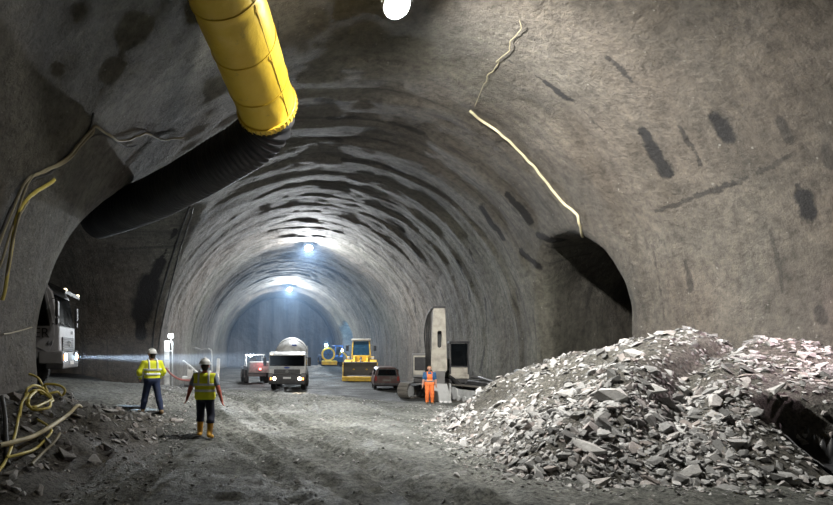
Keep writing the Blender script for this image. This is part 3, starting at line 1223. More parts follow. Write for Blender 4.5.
def wall_cable(name, pix, r, m, label, off=.06, wig=0, group=None, cat='cable'):
    pts = []
    for px, py in pix:
        p = vw(px, py, off)
        if p:
            pts.append(p)
    path = spline(pts, 10)
    if wig:
        path = [p + Vector((vnoise(i * .23, 1, 0, 5), vnoise(i * .23, 2, 0, 5), vnoise(i * .23, 3, 0, 5))) * wig for i, p in enumerate(path)]
    o = MB().tube(path, r, 8).build(name, m)
    return tag(o, label, cat, group)


wall_cable('cable', [(-12, 262), (6, 216), (22, 180), (40, 170), (62, 158), (78, 141), (92, 125), (103, 131), (118, 139), (132, 136), (145, 132), (160, 138), (172, 137), (182, 136)], .035, M['cable'],
           'long pale cable sagging along the dim wall up to the flexible duct', .08, .02)
wall_cable('cable', [(-8, 276), (8, 226), (25, 178), (45, 168), (64, 158), (80, 142), (91, 127)], .03, M['cable'], 'second pale cable running just below the long sagging one', .10, .03)
wall_cable('cable', [(-6, 240), (10, 205), (20, 188), (32, 178), (48, 172), (60, 160), (76, 147), (88, 130), (92, 112)], .03, M['cable_dark'], 'black cable tied above the pale cables on the dim wall', .05, .03)
wall_cable('cable', [(-2, 300), (4, 262), (10, 222), (15, 208), (24, 195), (36, 188), (50, 178)], .045, M['hose'], 'thick yellowish hose end tied into the cable bundle on the dim wall', .12, .02)
wall_cable('cable', [(0, 275), (6, 240), (12, 214), (18, 204), (22, 198)], .03, M['cable'], 'short pale cable dropping from the tie of the cable bundle', .16, .02)
wall_cable('cable', [(82, 141), (95, 134), (108, 136), (124, 146), (136, 144)], .02, M['cable_dark'], 'thin dark cable looping under the sagging pale one', .05)
wall_cable('cable', [(522, 20), (517, 33), (509, 40), (510, 48), (499, 57), (498, 64), (490, 73), (484, 85), (475, 105)], .011, M['cable'], 'thin crooked wire crossing the upper vault down to the pale cable', .06, .05)
wall_cable('cable', [(471, 110), (480, 118), (495, 128), (510, 140), (525, 155), (538, 170), (552, 188), (566, 204), (577, 213), (581, 225), (584, 236)], .042, M['rope'],
           'pale cable curving down the vault to the small side tunnel', .05, .02)
wall_cable('cable', [(189, 205), (181, 228), (172, 255), (163, 285), (156, 315), (153, 345), (152, 362)], .05, M['cable_dark'], 'dark cable hanging down the corner of the side cavern', .12)
wall_cable('cable', [(193, 205), (186, 228), (177, 255), (168, 290), (161, 322), (157, 350)], .035, M['cable_dark'], 'thinner dark cable hanging just inside the corner one', .12, .03)
wall_cable('cable', [(1, 334), (8, 333), (20, 330), (30, 327)], .02, M['cable'], 'thin pale line stretched low across the pillar', .05)


def loop_hose(name, pts, r, m, label, cat='hose'):
    o = MB().tube(spline(pts, 12), r, 10).build(name, m)
    return tag(o, label, cat)


def G(px, py, off=.07):
    return cast_ground(px, py, off)


def GL(px, py, d):
    return W(px, py, d)


# coils of hose by the pillar: loops that stand a little off the heap
def Gc(px, py, off=.07, far=12.4):
    """Point on the heap seen there, or in the air at the pillar's foot above it."""
    p = cast_ground(px, py, off)
    if p is None or p.y > far:
        return W(px, py, far)
    return p


def ring(cx, cy, rx, ry, a0, a1, n, off):
    return [Gc(cx + rx * math.cos(a), cy + ry * math.sin(a), off + .05 * (1 + math.sin(2 * a))) for a in np.radians(np.linspace(a0, a1, n))]


loop_hose('hose', [Gc(29, 374)] + [Gc(38, 378), Gc(43, 387), Gc(42, 396)] + ring(35, 403, 13, 11, -20, 330, 13, .10) + [Gc(46, 388)] + ring(50, 391, 15, 7, -110, 160, 10, .06) + ring(36, 408, 12, 10, 190, -120, 11, .14)
          + [Gc(26, 398), Gc(20, 408), Gc(18, 420)], .026, M['hose'], 'yellow hose lying in loose coils on the heap by the pillar')
loop_hose('hose', [Gc(-3, 453, .12), Gc(12, 449, .12), Gc(30, 442, .12), Gc(50, 432, .12), Gc(66, 420, .12), Gc(76, 411, .12), Gc(81, 407, .12)], .038, M['rope'], 'thick pale hose lying straight across the low heap')
loop_hose('hose', [Gc(-3, 476, .06), Gc(5, 462, .06), Gc(12, 440, .08), Gc(17, 420, .08), Gc(20, 406, .08), Gc(27, 396, .08)], .024, M['hose'], 'yellow hose running down the pillar foot from the coils')
loop_hose('hose', [Gc(4, 462, .08), Gc(20, 458, .08), Gc(34, 453, .08), Gc(44, 443, .08), Gc(49, 436, .10), Gc(44, 430, .10), Gc(36, 424, .08)], .023, M['hose'], 'thin yellow hose curling below the thick pale one')
loop_hose('hose', [Gc(30, 467, .05), Gc(42, 456, .05), Gc(52, 446, .06), Gc(59, 437, .07)], .024, M['cable'], 'short grey hose piece lying under the thick pale one')
loop_hose('cable', [Gc(1, 400, .06), Gc(3, 420, .06), Gc(4, 440, .06), Gc(6, 468, .06)], .035, M['cable_dark'], 'black cable hanging at the foot of the pillar')


# ------------------------------------------------------------------ people
class Fig:
    """A figure as a smooth union of tapered limbs sampled on a fine grid."""

    def __init__(s):
        s.pr = []

    def cap(s, a, b, r0, r1=None):
        s.pr.append((np.array(a, float), np.array(b, float), r0, r0 if r1 is None else r1))
        return s

    def field(s, res, infl=0.0, k=.025, pad=.04):
        lo = np.min([np.minimum(a, b) - max(r0, r1) for a, b, r0, r1 in s.pr], 0) - infl - pad
        hi = np.max([np.maximum(a, b) + max(r0, r1) for a, b, r0, r1 in s.pr], 0) + infl + pad
        ax = [np.arange(lo[i], hi[i] + res, res) for i in range(3)]
        S = np.full([len(q) for q in ax], .5, np.float32)
        for a, b, r0, r1 in s.pr:
            m = max(r0, r1) + infl + .09
            l, h = np.minimum(a, b) - m, np.maximum(a, b) + m
            sl = tuple(slice(max(0, int((l[i] - lo[i]) / res)), max(1, int((h[i] - lo[i]) / res) + 2)) for i in range(3))
            x, y, z = ax[0][sl[0]][:, None, None] - a[0], ax[1][sl[1]][None, :, None] - a[1], ax[2][sl[2]][None, None, :] - a[2]
            d = b - a
            q = max(d.dot(d), 1e-9)
            t = np.clip((x * d[0] + y * d[1] + z * d[2]) / q, 0, 1)
            ds = np.sqrt((x - t * d[0]) ** 2 + (y - t * d[1]) ** 2 + (z - t * d[2]) ** 2) - (r0 + t * (r1 - r0)) - infl
            S[sl] = smin(S[sl], ds.astype(np.float32), min(k, .9 * min(r0, r1) + .004))
        return S, ax

    def mesh(s, name, m, parent, res=.01, infl=0.0, k=.025, cut=None):
        S, ax = s.field(res, infl, k)
        if cut:
            S = np.maximum(S, cut(ax[0][:, None, None], ax[1][None, :, None], ax[2][None, None, :]))
        P, F = surface_nets(S.astype(np.float32), [q[0] for q in ax], (res,) * 3)
        return mesh_np(name, P, F, m, parent)


M['skin'] = paint('skin', (.50, .27, .19), .55, dirt=.1, bmp=.02)
M['skin_red'] = paint('flushed_skin', (.48, .13, .09), .55, dirt=.15, bmp=.02)
M['hivis'] = paint('high_visibility_yellow', (.86, .92, .04), .7, dirt=.15, scale=6)
M['band'] = paint('silver_reflective_band', (.75, .80, .84), .3, .0, dirt=.05)
M['navy'] = paint('dark_navy_cloth', (.012, .016, .035), .85, dirt=.2, scale=6)
M['jeans'] = paint('blue_denim', (.02, .035, .09), .85, dirt=.25, scale=6)
M['boot_yellow'] = paint('yellow_rubber_boot', (.62, .33, .03), .45, dirt=.3, scale=6)
M['boot_brown'] = paint('brown_leather_boot', (.20, .12, .05), .6, dirt=.4, scale=6)
M['helmet'] = paint('white_helmet_shell', (.62, .63, .62), .35, dirt=.2, scale=6)
M['tshirt_blue'] = paint('blue_cotton', (.03, .10, .22), .85, dirt=.1, scale=6)
M['tshirt_grey'] = paint('grey_cotton', (.20, .24, .30), .85, dirt=.1, scale=6)
M['orange'] = paint('orange_workwear', (.80, .19, .045), .75, dirt=.12, scale=6)
M['hair_fair'] = paint('fair_hair', (.30, .18, .08), .7, dirt=0, scale=9)
M['hair_dark'] = paint('dark_hair', (.03, .022, .016), .7, dirt=0, scale=9)
M['eye'] = paint('eye_surface', (.02, .02, .02), .2, dirt=0)
M['lips'] = paint('lips', (.36, .12, .10), .5, dirt=0)


def bend(a, b, L1, L2, pole):
    """Middle joint of a two-bone limb from a to b bent towards pole."""
    a, b, pole = Vector(a), Vector(b), Vector(pole)
    d = b - a
    l = min(d.length, (L1 + L2) * .999)
    x = (L1 * L1 - L2 * L2 + l * l) / (2 * l)
    h = math.sqrt(max(L1 * L1 - x * x, 0))
    dn = d.normalized()
    p = (pole - dn * pole.dot(dn)).normalized()
    return a + dn * x + p * h


def hand(f, wrist, palm_dir, side, curl=.5):
    """Palm, four unequal bent fingers and a thumb; side points to the thumb side."""
    d, s_ = Vector(palm_dir).normalized(), Vector(side).normalized()
    nrm = d.cross(s_).normalized()
    w_ = Vector(wrist)
    k0, k1 = w_ + d * .085 + s_ * .030, w_ + d * .08 - s_ * .032
    f.cap(w_, w_ + d * .07 + s_ * .014, .024, .019).cap(w_, w_ + d * .07 - s_ * .014, .024, .018).cap(k0 - d * .015, k1 - d * .01, .014, .013)
    for i, ln in enumerate((.070, .080, .074, .056)):
        base = k0.lerp(k1, i / 3)
        d1 = (d + nrm * curl * .6).normalized()
        d2 = (d + nrm * curl * 1.6).normalized()
        m1 = base + d1 * ln * .5
        f.cap(base, m1, .0092, .0086).cap(m1, m1 + d2 * ln * .5, .0086, .0076)
    tb = w_ + d * .025 + s_ * .022
    t1 = tb + (d * .5 + s_ * .85).normalized() * .034
    f.cap(tb, t1, .0125, .0105).cap(t1, t1 + (d * .9 + s_ * .3 + nrm * .4).normalized() * .032, .0105, .0085)


def person(name, loc, rz, label, pose, wear, res=.0085):
    """Local frame: the figure faces -Y, its right hand is at -X."""
    R = empty(name, loc, rz, label, 'person')
    J = dict(hipL=(.092, 0, .92), hipR=(-.092, 0, .92), shL=(.215, .01, 1.40), shR=(-.215, .01, 1.40), head=(0, -.012, 1.60), lean=0)
    J.update(pose)
    J = {k: Vector(v) if hasattr(v, '__len__') else v for k, v in J.items()}
    hd = J['head']
    tw = J.get('turn', 0)
    fd = Vector((math.sin(tw), -math.cos(tw), 0))     # where the face looks
    sd = Vector((math.cos(tw), math.sin(tw), 0))
    body, torso, arms, legs, boots = Fig(), Fig(), Fig(), Fig(), Fig()
    for f in (body, torso):
        f.cap((-.09, .005, .93), (.09, .005, .93), .115).cap((-.085, 0, 1.06), (.085, 0, 1.06), .112).cap((-.11, 0, 1.24), (.11, 0, 1.24), .118)
        f.cap((-.11, .01, 1.35), (.11, .01, 1.35), .098)
        f.cap(J['shL'] - Vector((.04, 0, 0)), J['shR'] + Vector((.04, 0, 0)), .062)
    body.cap((0, .015, 1.40), (0, .005, 1.52), .056, .052)
    # head: skull, face, jaw, nose, ears
    body.cap(hd + Vector((0, 0, .035)) - fd * .022, hd + Vector((0, 0, .03)) + fd * .02, .088, .085)
    body.cap(hd + fd * .03 + Vector((0, 0, -.02)), hd + fd * .045 + Vector((0, 0, -.085)), .062, .042)
    body.cap(hd + fd * .100 + Vector((0, 0, .012)), hd + fd * .118 + Vector((0, 0, -.025)), .010, .015)
    for s in (-1, 1):
        body.cap(hd + sd * s * .088 + Vector((0, 0, .015)), hd + sd * s * .090 + Vector((0, 0, -.025)), .014, .011)
    for c, sg in (('L', 1), ('R', -1)):
        hip, ank, wr, sh = J['hip' + c], J['ank' + c], J['wr' + c], J['sh' + c]
        toe = J.get('toe' + c, ank + Vector((sg * .03, -.17, -.045)))
        knee = bend(hip, ank, .43, .42, J.get('kpole' + c, (sg * .1, -1, 0)))
        for f in (body, legs):
            f.cap(hip, knee, .094, .062).cap(knee, knee.lerp(ank, .4), .060, .062).cap(knee.lerp(ank, .4), ank, .062, .042)
        heel = ank + Vector((0, .045, -.04))
        for f in (body, boots):
            f.cap(heel, toe, .036, .034).cap(ank, heel, .040, .038)
        boots.cap(ank, ank.lerp(knee, .62), .048, .062)
        el = bend(sh, wr, .29, .26, J.get('epole' + c, (sg * .3, 1, -.2)))
        for f in (body, arms):
            f.cap(sh, el, .058, .045).cap(el, el.lerp(wr, .3), .045, .046).cap(el.lerp(wr, .3), wr, .046, .029)
        pd = (wr - el).normalized()
        side = (Vector((0, -1, 0)) - pd * Vector((0, -1, 0)).dot(pd)).normalized()
        hand(body, wr, pd, side, J.get('curl' + c, .55) * sg * -1)
        J['el' + c], J['knee' + c] = el, knee
    body.mesh('body', wear['skin'], R, res)
    for s in (-1, 1):
        MB().ball(hd + fd * .096 + sd * s * .033 + Vector((0, 0, .018)), (.012, .010, .008), 10).build('eye', M['eye'], R)
    MB().ball(hd + fd * .088 + Vector((0, 0, -.062)), (.022, .012, .007), 10).build('mouth', M['lips'], R)
    # trousers and boots
    tr = Fig()
    tr.pr = legs.pr + torso.pr[:1]
    zt = wear.get('trouser_hem', .10)
    tr.mesh('trousers', wear['trousers'], R, .012, .026, .03, lambda x, y, z: np.maximum(zt - z, z - wear.get('waist', 1.03)) + 0 * (x + y))
    zb = wear.get('boot_top', .20)
    boots.mesh('boots', wear['boots'], R, .01, .012, .02, lambda x, y, z: z - zb + 0 * (x + y))
    # upper clothing
    up = Fig()
    up.pr = torso.pr + arms.pr
    el_z = wear.get('sleeve_frac', 1.0)
    if el_z < 1:
        up.pr = list(torso.pr)
        for c in 'LR':
            sh, el = J['sh' + c], J['el' + c]
            up.cap(sh, sh.lerp(el, el_z * 2), .054, .050)
    up.mesh(wear.get('top_name', 'shirt'), wear['top'], R, .011, .014, .03, lambda x, y, z: np.maximum(wear.get('top_hem', .92) - z, z - 1.455) + 0 * (x + y))
    if wear.get('vest'):
        vt = Fig()
        vt.pr = torso.pr if el_z < 1 else up.pr
        hem = .86
        v = vt.mesh('safety_vest', M['hivis'], R, .011, .036 if el_z < 1 else .024, .04, lambda x, y, z: np.maximum(np.maximum(hem - z, z - 1.45), -(np.hypot(x, y + .02) - .075) if False else z - 1.47) + 0 * (x + y))
        for z0 in wear.get('bands', (1.02, 1.16)):
            b = Fig()
            b.pr = torso.pr
            b.mesh('reflective_band', M['band'], v, .011, .044, .04, lambda x, y, z: np.maximum(z0 - z, z - z0 - .055) + 0 * (x + y))
        for s in (-1, 1):
            b = Fig()
            b.pr = torso.pr
            b.mesh('shoulder_band', M['band'], v, .011, .042, .04, lambda x, y, z: np.maximum(np.abs(x - s * .115) - .025, 1.19 - z) + 0 * y)
        if el_z >= 1:
            for c in 'LR':
                wr, el = J['wr' + c], J['el' + c]
                MB().cyl(el.lerp(wr, .42), el.lerp(wr, .62), .072, .066, 18).build('sleeve_band', M['band'], v)
    # head gear or hair
    if wear.get('helmet'):
        hc = hd + Vector((0, .005, .055))
        b = MB()
        prof = [(.135 * math.sin(t), .13 * math.cos(t)) for t in np.linspace(PI / 2, 0, 9)]
        b.lathe([(.0, .122)] + [(-.01, .126)] + [(h_, r_) for h_, r_ in prof[::-1]], hc, (0, 0, 1), 28)
        h = b.build('helmet', M['helmet'], R, 0, angle=50)
        MB().lathe([(-.012, .120), (-.012, .15), (.002, .15), (.008, .12)], hc, (0, 0, 1), 28, True).build('brim', M['helmet'], h)
        b = MB()
        pk = [hc + fd * q + sd * r_ + Vector((0, 0, -.006 - (q - .1) * .3)) for q, r_ in ((.10, .085), (.165, .06), (.195, 0), (.165, -.06), (.10, -.085))]
        vs = [b.bm.verts.new(p + Vector((0, 0, dz))) for dz in (0, .012) for p in pk]
        b.bm.faces.new(vs[:5]), b.bm.faces.new(vs[5:])
        for i in range(4):
            b.bm.faces.new((vs[i], vs[i + 1], vs[i + 6], vs[i + 5]))
        b.build('peak', M['helmet'], h, .004)
        b = MB()
        b.box(hc + Vector((0, 0, .132)), (.03, .17, .02))
        b.build('ridge', M['helmet'], h, .008)
        hr = Fig().cap(hd - fd * .035 + Vector((0, 0, .03)), hd - fd * .04 + Vector((0, 0, -.03)), .082, .070)
        hr.mesh('hair', wear['hair'], R, .011, .006, .02)
    else:
        hr = Fig().cap(hd - fd * .022 + Vector((0, 0, .042)), hd + fd * .022 + Vector((0, 0, .05)), .094, .088)
        hr.cap(hd - fd * .03 + Vector((0, 0, .03)), hd - fd * .04 + Vector((0, 0, -.04)), .084, .064)
        hr.mesh('hair', wear['hair'], R, .011, .004, .02, lambda x, y, z: ((x - hd.x) * fd.x + (y - hd.y) * fd.y) * 1.0 - .045 - np.maximum(z - hd.z - .085, 0) * 1.6 + np.maximum(hd.z + .03 - z, 0) * 1.2)
    return R, J, torso


def ground_pt(px, py, d):
    p = W(px, py, d)
    return Vector((p.x, p.y, top_z(p.x, p.y)))


# walking away from the camera
pB = ground_pt(205, 440, 12.6)
person('person', pB, PI + math.radians(-8), 'person in yellow rubber boots, sleeveless reflective vest and white helmet walking away',
       dict(ankL=(.17, -.20, .085), ankR=(-.15, .20, .13), wrL=(.42, -.04, .88), wrR=(-.40, .10, .86), turn=.15, epoleL=(.5, .8, 0), epoleR=(-.5, .8, 0), toeR=(-.17, .05, .035)),
       dict(skin=M['skin_red'], trousers=M['navy'], boots=M['boot_yellow'], boot_top=.40, trouser_hem=.34, top=M['tshirt_grey'], sleeve_frac=.36, vest=True, helmet=True, hair=M['hair_dark'], bands=(1.03, 1.17)))
pA = ground_pt(152, 411, 15.3)
person('person', pA, PI + math.radians(28), 'person in blue jeans and long-sleeved reflective jacket crossing the headlight beam',
       dict(ankL=(.20, -.22, .085), ankR=(-.19, .22, .10), wrL=(.27, -.20, .98), wrR=(-.27, -.20, .96), turn=.45, epoleL=(.7, .7, 0), epoleR=(-.7, .7, 0)),
       dict(skin=M['skin'], trousers=M['jeans'], boots=M['boot_brown'], boot_top=.22, trouser_hem=.12, top=M['hivis'], sleeve_frac=1.0, top_name='jacket', vest=True, helmet=True, hair=M['hair_dark'], bands=(1.06, 1.18)))
pC = ground_pt(429.5, 404, 25.6)
R, J, torso = person('person', pC, math.radians(-12), 'person in orange dungarees over a blue shirt standing in front of the excavator',
                     dict(ankL=(.12, 0, .085), ankR=(-.11, -.02, .085), wrL=(.29, -.02, .84), wrR=(-.30, -.04, .82), turn=0, epoleL=(.6, .8, 0), epoleR=(-.6, .8, 0)),
                     dict(skin=M['skin'], trousers=M['orange'], boots=M['boot_brown'], boot_top=.16, trouser_hem=.07, waist=1.10, top=M['tshirt_blue'], sleeve_frac=.42, hair=M['hair_fair']))
bib = Fig()
bib.pr = torso.pr
bb = bib.mesh('bib', M['orange'], R, .011, .026, .03, lambda x, y, z: np.maximum(np.maximum(np.maximum(1.03 - z, z - 1.36), np.abs(x) - .13 + (z - 1.05) * .08), y + .02))
for s in (-1, 1):
    q = Fig()
    q.pr = torso.pr
    q.mesh('strap', M['orange'], bb, .011, .028, .03, lambda x, y, z: np.maximum(np.abs(x - s * .10) - .022, 1.30 - z) + 0 * y)
q = Fig()
q.pr = torso.pr
q.mesh('belt', paint('pale_belt', (.55, .42, .32), .6), R, .011, .030, .03, lambda x, y, z: np.maximum(1.03 - z, z - 1.075) + 0 * (x + y))


# ------------------------------------------------------------------ vehicles (front looks to local -Y)
def wheel(parent, c, r, w_, tyre='tyre', rim=None, n=28):
    b = MB()
    x = w_ / 2
    b.lathe([(-x * .9, r * .62), (-x, r * .72), (-x, r * .90), (-x * .82, r * .985), (-x * .3, r), (x * .3, r), (x * .82, r * .985), (x, r * .90), (x, r * .72), (x * .9, r * .62)], c, (1, 0, 0), n)
    for k in range(n):
        a = 2 * PI * k / n
        p = Vector(c) + Vector((0, math.cos(a) * r, math.sin(a) * r))
        b.bar(p + Vector((-x * .8, 0, 0)), p + Vector((x * .8, 0, 0)), r * .09, r * .05, (0, math.cos(a), math.sin(a)))
    t_ = b.build(tyre, M['rubber'], parent)
    b = MB()
    s = 1 if c[0] > 0 else -1
    b.lathe([(0, r * .60), (s * x * .5, r * .60), (s * x * .7, r * .52), (s * x * .4, r * .42), (s * x * .5, r * .22), (s * x * 1.0, r * .18), (s * x * 1.02, .01)], c, (1, 0, 0), 20)
    b.build('rim', rim or M['steel'], t_)
    return t_


def text(txt, size, loc, mat3, m, name, parent, depth=.004):
    cu = bpy.data.curves.new(name, 'FONT')
    cu.body = txt
    cu.size = size
    cu.extrude = depth
    cu.align_x = 'CENTER'
    cu.align_y = 'CENTER'
    cu.materials.append(m)
    tmp = bpy.data.objects.new(name + '_curve', cu)
    COL.objects.link(tmp)
    bpy.context.view_layer.update()
    me = bpy.data.meshes.new_from_object(tmp.evaluated_get(bpy.context.evaluated_depsgraph_get()))
    bpy.data.objects.remove(tmp)
    me.name = name
    o = bpy.data.objects.new(name, me)
    COL.objects.link(o)
    o.parent = parent
    o.matrix_local = Matrix.Translation(loc) @ mat3.to_4x4()
    return o


FRONT = Matrix(((1, 0, 0), (0, 0, -1), (0, 1, 0)))            # reads from -Y
SIDE_R = Matrix(((0, 0, -1), (-1, 0, 0), (0, 1, 0)))           # reads from -X


def cab_truck(t, zc, warm, white, visor_lights, hl=.98, bb=.62):
    """Forward-control lorry cab on a chassis; zc scales the cab's height."""
    z = lambda q: 1.0 + (q - 1.0) * zc
    yw = lambda q: .02 + max(0, (q - 1.85)) * .16
    prof = [(.05, z(.95)), (.0, z(1.2)), (.0, z(1.85)), (yw(2.95), z(2.95)), (.38, z(3.2)), (1.2, z(3.28)), (2.05, z(3.22)), (2.1, z(2.9)), (2.1, z(1.0)), (1.85, z(1.0)), (1.75, z(1.28)), (1.3, z(1.42)), (.85, z(1.28)), (.72, z(.95))]
    MB().prism(prof, 0, -1.22, 1.22).build('cab', white, t, .05, 3)
    MB().prism([(-.012, z(1.93)), (yw(2.88) - .012, z(2.88)), (yw(2.88) + .03, z(2.88)), (.03, z(1.93))], 0, -1.12, 1.12).build('windscreen', M['glass'], t)
    MB().prism([(-.004, z(1.90)), (yw(2.92) - .004, z(2.92)), (yw(2.92) + .012, z(2.92)), (.012, z(1.90))], 0, -1.17, 1.17).build('windscreen_seal', M['black'], t)
    for s in (-1, 1):
        d = MB().prism([(.30, z(1.12)), (.14, z(1.5)), (.14, z(1.9)), (.36, z(2.95)), (1.42, z(3.02)), (1.42, z(1.45)), (.9, z(1.40))], 0, s * 1.215, s * 1.245).build('door', white, t, .008)
        MB().prism([(.30, z(1.95)), (.44, z(2.84)), (1.30, z(2.88)), (1.30, z(1.92))], 0, s * 1.243, s * 1.256).build('door_window', M['glass'], d)
        MB().prism([(.26, z(1.92)), (.41, z(2.88)), (1.34, z(2.92)), (1.34, z(1.89))], 0, s * 1.240, s * 1.249).build('window_seal', M['black'], d)
        MB().box((s * 1.26, 1.15, z(1.66)), (.03, .20, .05)).build('handle', M['black'], d, .008)
        # mirrors
        b = MB()
        b.tube([(s * 1.2, .2, z(2.75)), (s * 1.48, .02, z(2.72)), (s * 1.48, .02, z(1.95)), (s * 1.2, .2, z(2.0))], .018, 8)
        mr_ = b.build('mirror_arm', M['black'], t)
        MB().box((s * 1.48, .0, z(2.42)), (.22, .09, .46)).box((s * 1.48, .0, z(2.05)), (.20, .09, .18)).build('mirror', M['black'], mr_, .025)
        MB().box((s * 1.10, .25, z(.98)), (.30, .7, .40)).build('step', M['grey'], t, .04)
        h = MB().box((s * .92, -.06, z(hl)), (.44, .10, .26)).build('headlight', M['darkmetal'], t, .03)
        MB().lathe([(0, .115), (.03, .105), (.045, .05), (.047, .002)], (s * .84, -.105, z(hl)), (0, -1, 0), 20).build('lens', warm, h)
        MB().box((s * 1.07, -.115, z(hl)), (.09, .03, .16)).build('indicator', M['amber'], h, .01)
    MB().prism([(-.10, z(bb)), (-.12, z(.80)), (-.04, z(1.16)), (.4, z(1.16)), (.4, z(bb))], 0, -1.23, 1.23).build('bumper', M['darkmetal'], t, .03)
    g = MB().prism([(-.03, z(1.18)), (-.035, z(1.60)), (.05, z(1.60)), (.05, z(1.18))], 0, -.86, .86)
    gr = g.build('grille', M['black'], t, .01)
    b = MB()
    for k in range(5):
        b.box((0, -.045, z(1.24 + .075 * k)), (1.62, .03, .022))
    b.build('slat', M['grey'], gr, .004)
    b = MB()
    b.lathe([(-.012, .085), (-.012, .10), (.012, .10), (.012, .085)], (0, -.075, z(1.40)), (0, 1, 0), 28, True)
    for k in range(3):
        a = PI / 2 + k * 2 * PI / 3
        b.bar((0, -.075, z(1.40)), (.09 * math.cos(a), -.075, z(1.40) + .09 * math.sin(a)), .022, .012, (0, 1, 0))
    b.build('emblem', M['lightgrey'], gr)
    v = MB().prism([(.02, z(2.98)), (-.16, z(2.90)), (-.17, z(3.02)), (.30, z(3.24)), (.34, z(3.16))], 0, -1.18, 1.18).build('sun_visor', visor_lights[1], t, .01)
    for s in (-1, 1):
        MB().ball((s * 1.0, -.13, z(3.03)), (.09, .06, .05), 12).build('marker_lamp', visor_lights[0], v)
        MB().cyl((s * .45, -.02, z(1.93)), (s * .45 - .55, -.035, z(2.05)), .012).build('wiper', M['black'], t)
    p = MB().box((0, -.135, z(.80)), (.52, .02, .12)).build('number_plate', M['plate'], t, .005)
    b = MB()
    b.box((-.38, 3.8, .90), (.12, 7.2, .26)).box((.38, 3.8, .90), (.12, 7.2, .26)).box((0, 2.3, .9), (.8, .1, .2)).box((0, 5.0, .9), (.8, .1, .2))
    b.build('chassis', M['darkmetal'], t)
    for yy in (1.30, 5.0, 6.35):
        for s in (-1, 1):
            wheel(t, (s * 1.02, yy, .50), .50, .32, 'wheel', M['lightgrey'])
        MB().cyl((-1.0, yy, .5), (1.0, yy, .5), .07).build('axle', M['darkmetal'], t)
    MB().prism([(.2, z(1.9)), (.5, z(2.2)), (.55, z(2.0)), (1.2, z(2.0)), (1.2, z(1.4)), (.2, z(1.4))], 0, -1.0, 1.0).build('dashboard', M['interior'], t, .02)
    return z


# tipper lorry in the mouth of the side cavern
base = Vector((-6.25, 18.0, 0))
hz_ = math.radians(98)
fwd = Vector((math.sin(hz_), -math.cos(hz_), 0))
base.z = 1.50
t = empty('tipper_truck', base, hz_, 'white tipper lorry with one dazzling headlight peeking out of the side cavern', 'truck')
z = cab_truck(t, 1.0, M['lamp_blue'], M['dustywhite'], (M['marker'], M['black']))
MB().prism([(2.35, 1.10), (2.35, 3.1), (2.15, 3.2), (2.15, 3.3), (2.5, 3.3), (7.6, 3.0), (7.6, 1.25)], 0, -1.22, 1.22).build('tipper_body', M['grey'], t, .03)
text('ER', .42, (-1.262, .50, 1.70), SIDE_R, M['lettering'], 'door_lettering', t)
text('61', .19, (-1.262, .26, 1.40), SIDE_R, M['lettering'], 'fleet_number', t)
text('\u2261 L3', .16, (.55, -.025, 1.76), FRONT, M['lettering'], 'front_lettering', t)

# mixer lorry
bx = W(287, 391, 37.2)
t = empty('mixer_truck', (bx.x, bx.y, top_z(bx.x, bx.y + 2)), math.radians(-7), 'white concrete mixer lorry with lit headlights facing the camera', 'truck')
z = cab_truck(t, .70, M['head_warm'], M['white'], (M['marker'], M['white']), .72, .18)
MB().box((0, -.03, z(1.745)), (2.3, .02, .20)).build('bonnet_band', M['lightgrey'], t, .01)
MB().ball((0, -.045, z(1.76)), (.20, .02, .055), 20).build('badge', M['bluebadge'], t)
dr = MB()
ax = Vector((0, 1, .20)).normalized()
dr.lathe([(0, .55), (.12, .80), (.7, 1.10), (1.5, 1.20), (2.4, 1.20), (3.3, .98), (4.2, .62), (4.5, .52), (4.5, .40)], (0, 2.55, 2.00), ax, 36)
dm = dr.build('mixing_drum', M['white'], t, 0, angle=50)
MB().lathe([(1.5, 1.19), (1.5, 1.225), (1.62, 1.225), (1.62, 1.19)], (0, 2.55, 2.00), ax, 36, True).build('drum_ring', M['grey'], dm)
MB().box((.30, 2.95, 2.98), (.34, .34, .10), (math.radians(-35), 'X')).build('hatch', M['bluebadge'], dm, .02)
b = MB()
b.prism([(5.9, 2.5), (7.0, 3.3), (7.1, 3.0), (6.3, 2.2)], 0, -.45, .45)
b.bar((0, 7.0, 2.2), (0, 7.6, 1.1), .5, .10)
b.build('hopper_and_chute', M['steel'], t)
b = MB()
for yy in (2.3, 2.75):
    b.bar((1.26, yy, .95), (1.26, yy, 2.98), .05, .05, (0, 1, 0))
b.bar((1.26, 2.3, 2.98), (1.26, 2.75, 2.98), .05, .05)
b.bar((.85, 2.3, 2.98), (1.26, 2.3, 2.98), .05, .05)
for k in range(7):
    b.bar((1.26, 2.3, 1.1 + .28 * k), (1.26, 2.75, 1.1 + .28 * k), .03, .03)
b.build('ladder', M['lightgrey'], t)
b = MB()
for s in (-1, 1):
    b.bar((s * .6, 2.4, 1.0), (s * .5, 2.4, 2.2), .12, .12, (0, 1, 0)).bar((s * .6, 6.4, 1.0), (s * .5, 6.4, 2.3), .12, .12, (0, 1, 0))
b.build('drum_stand', M['darkmetal'], t)

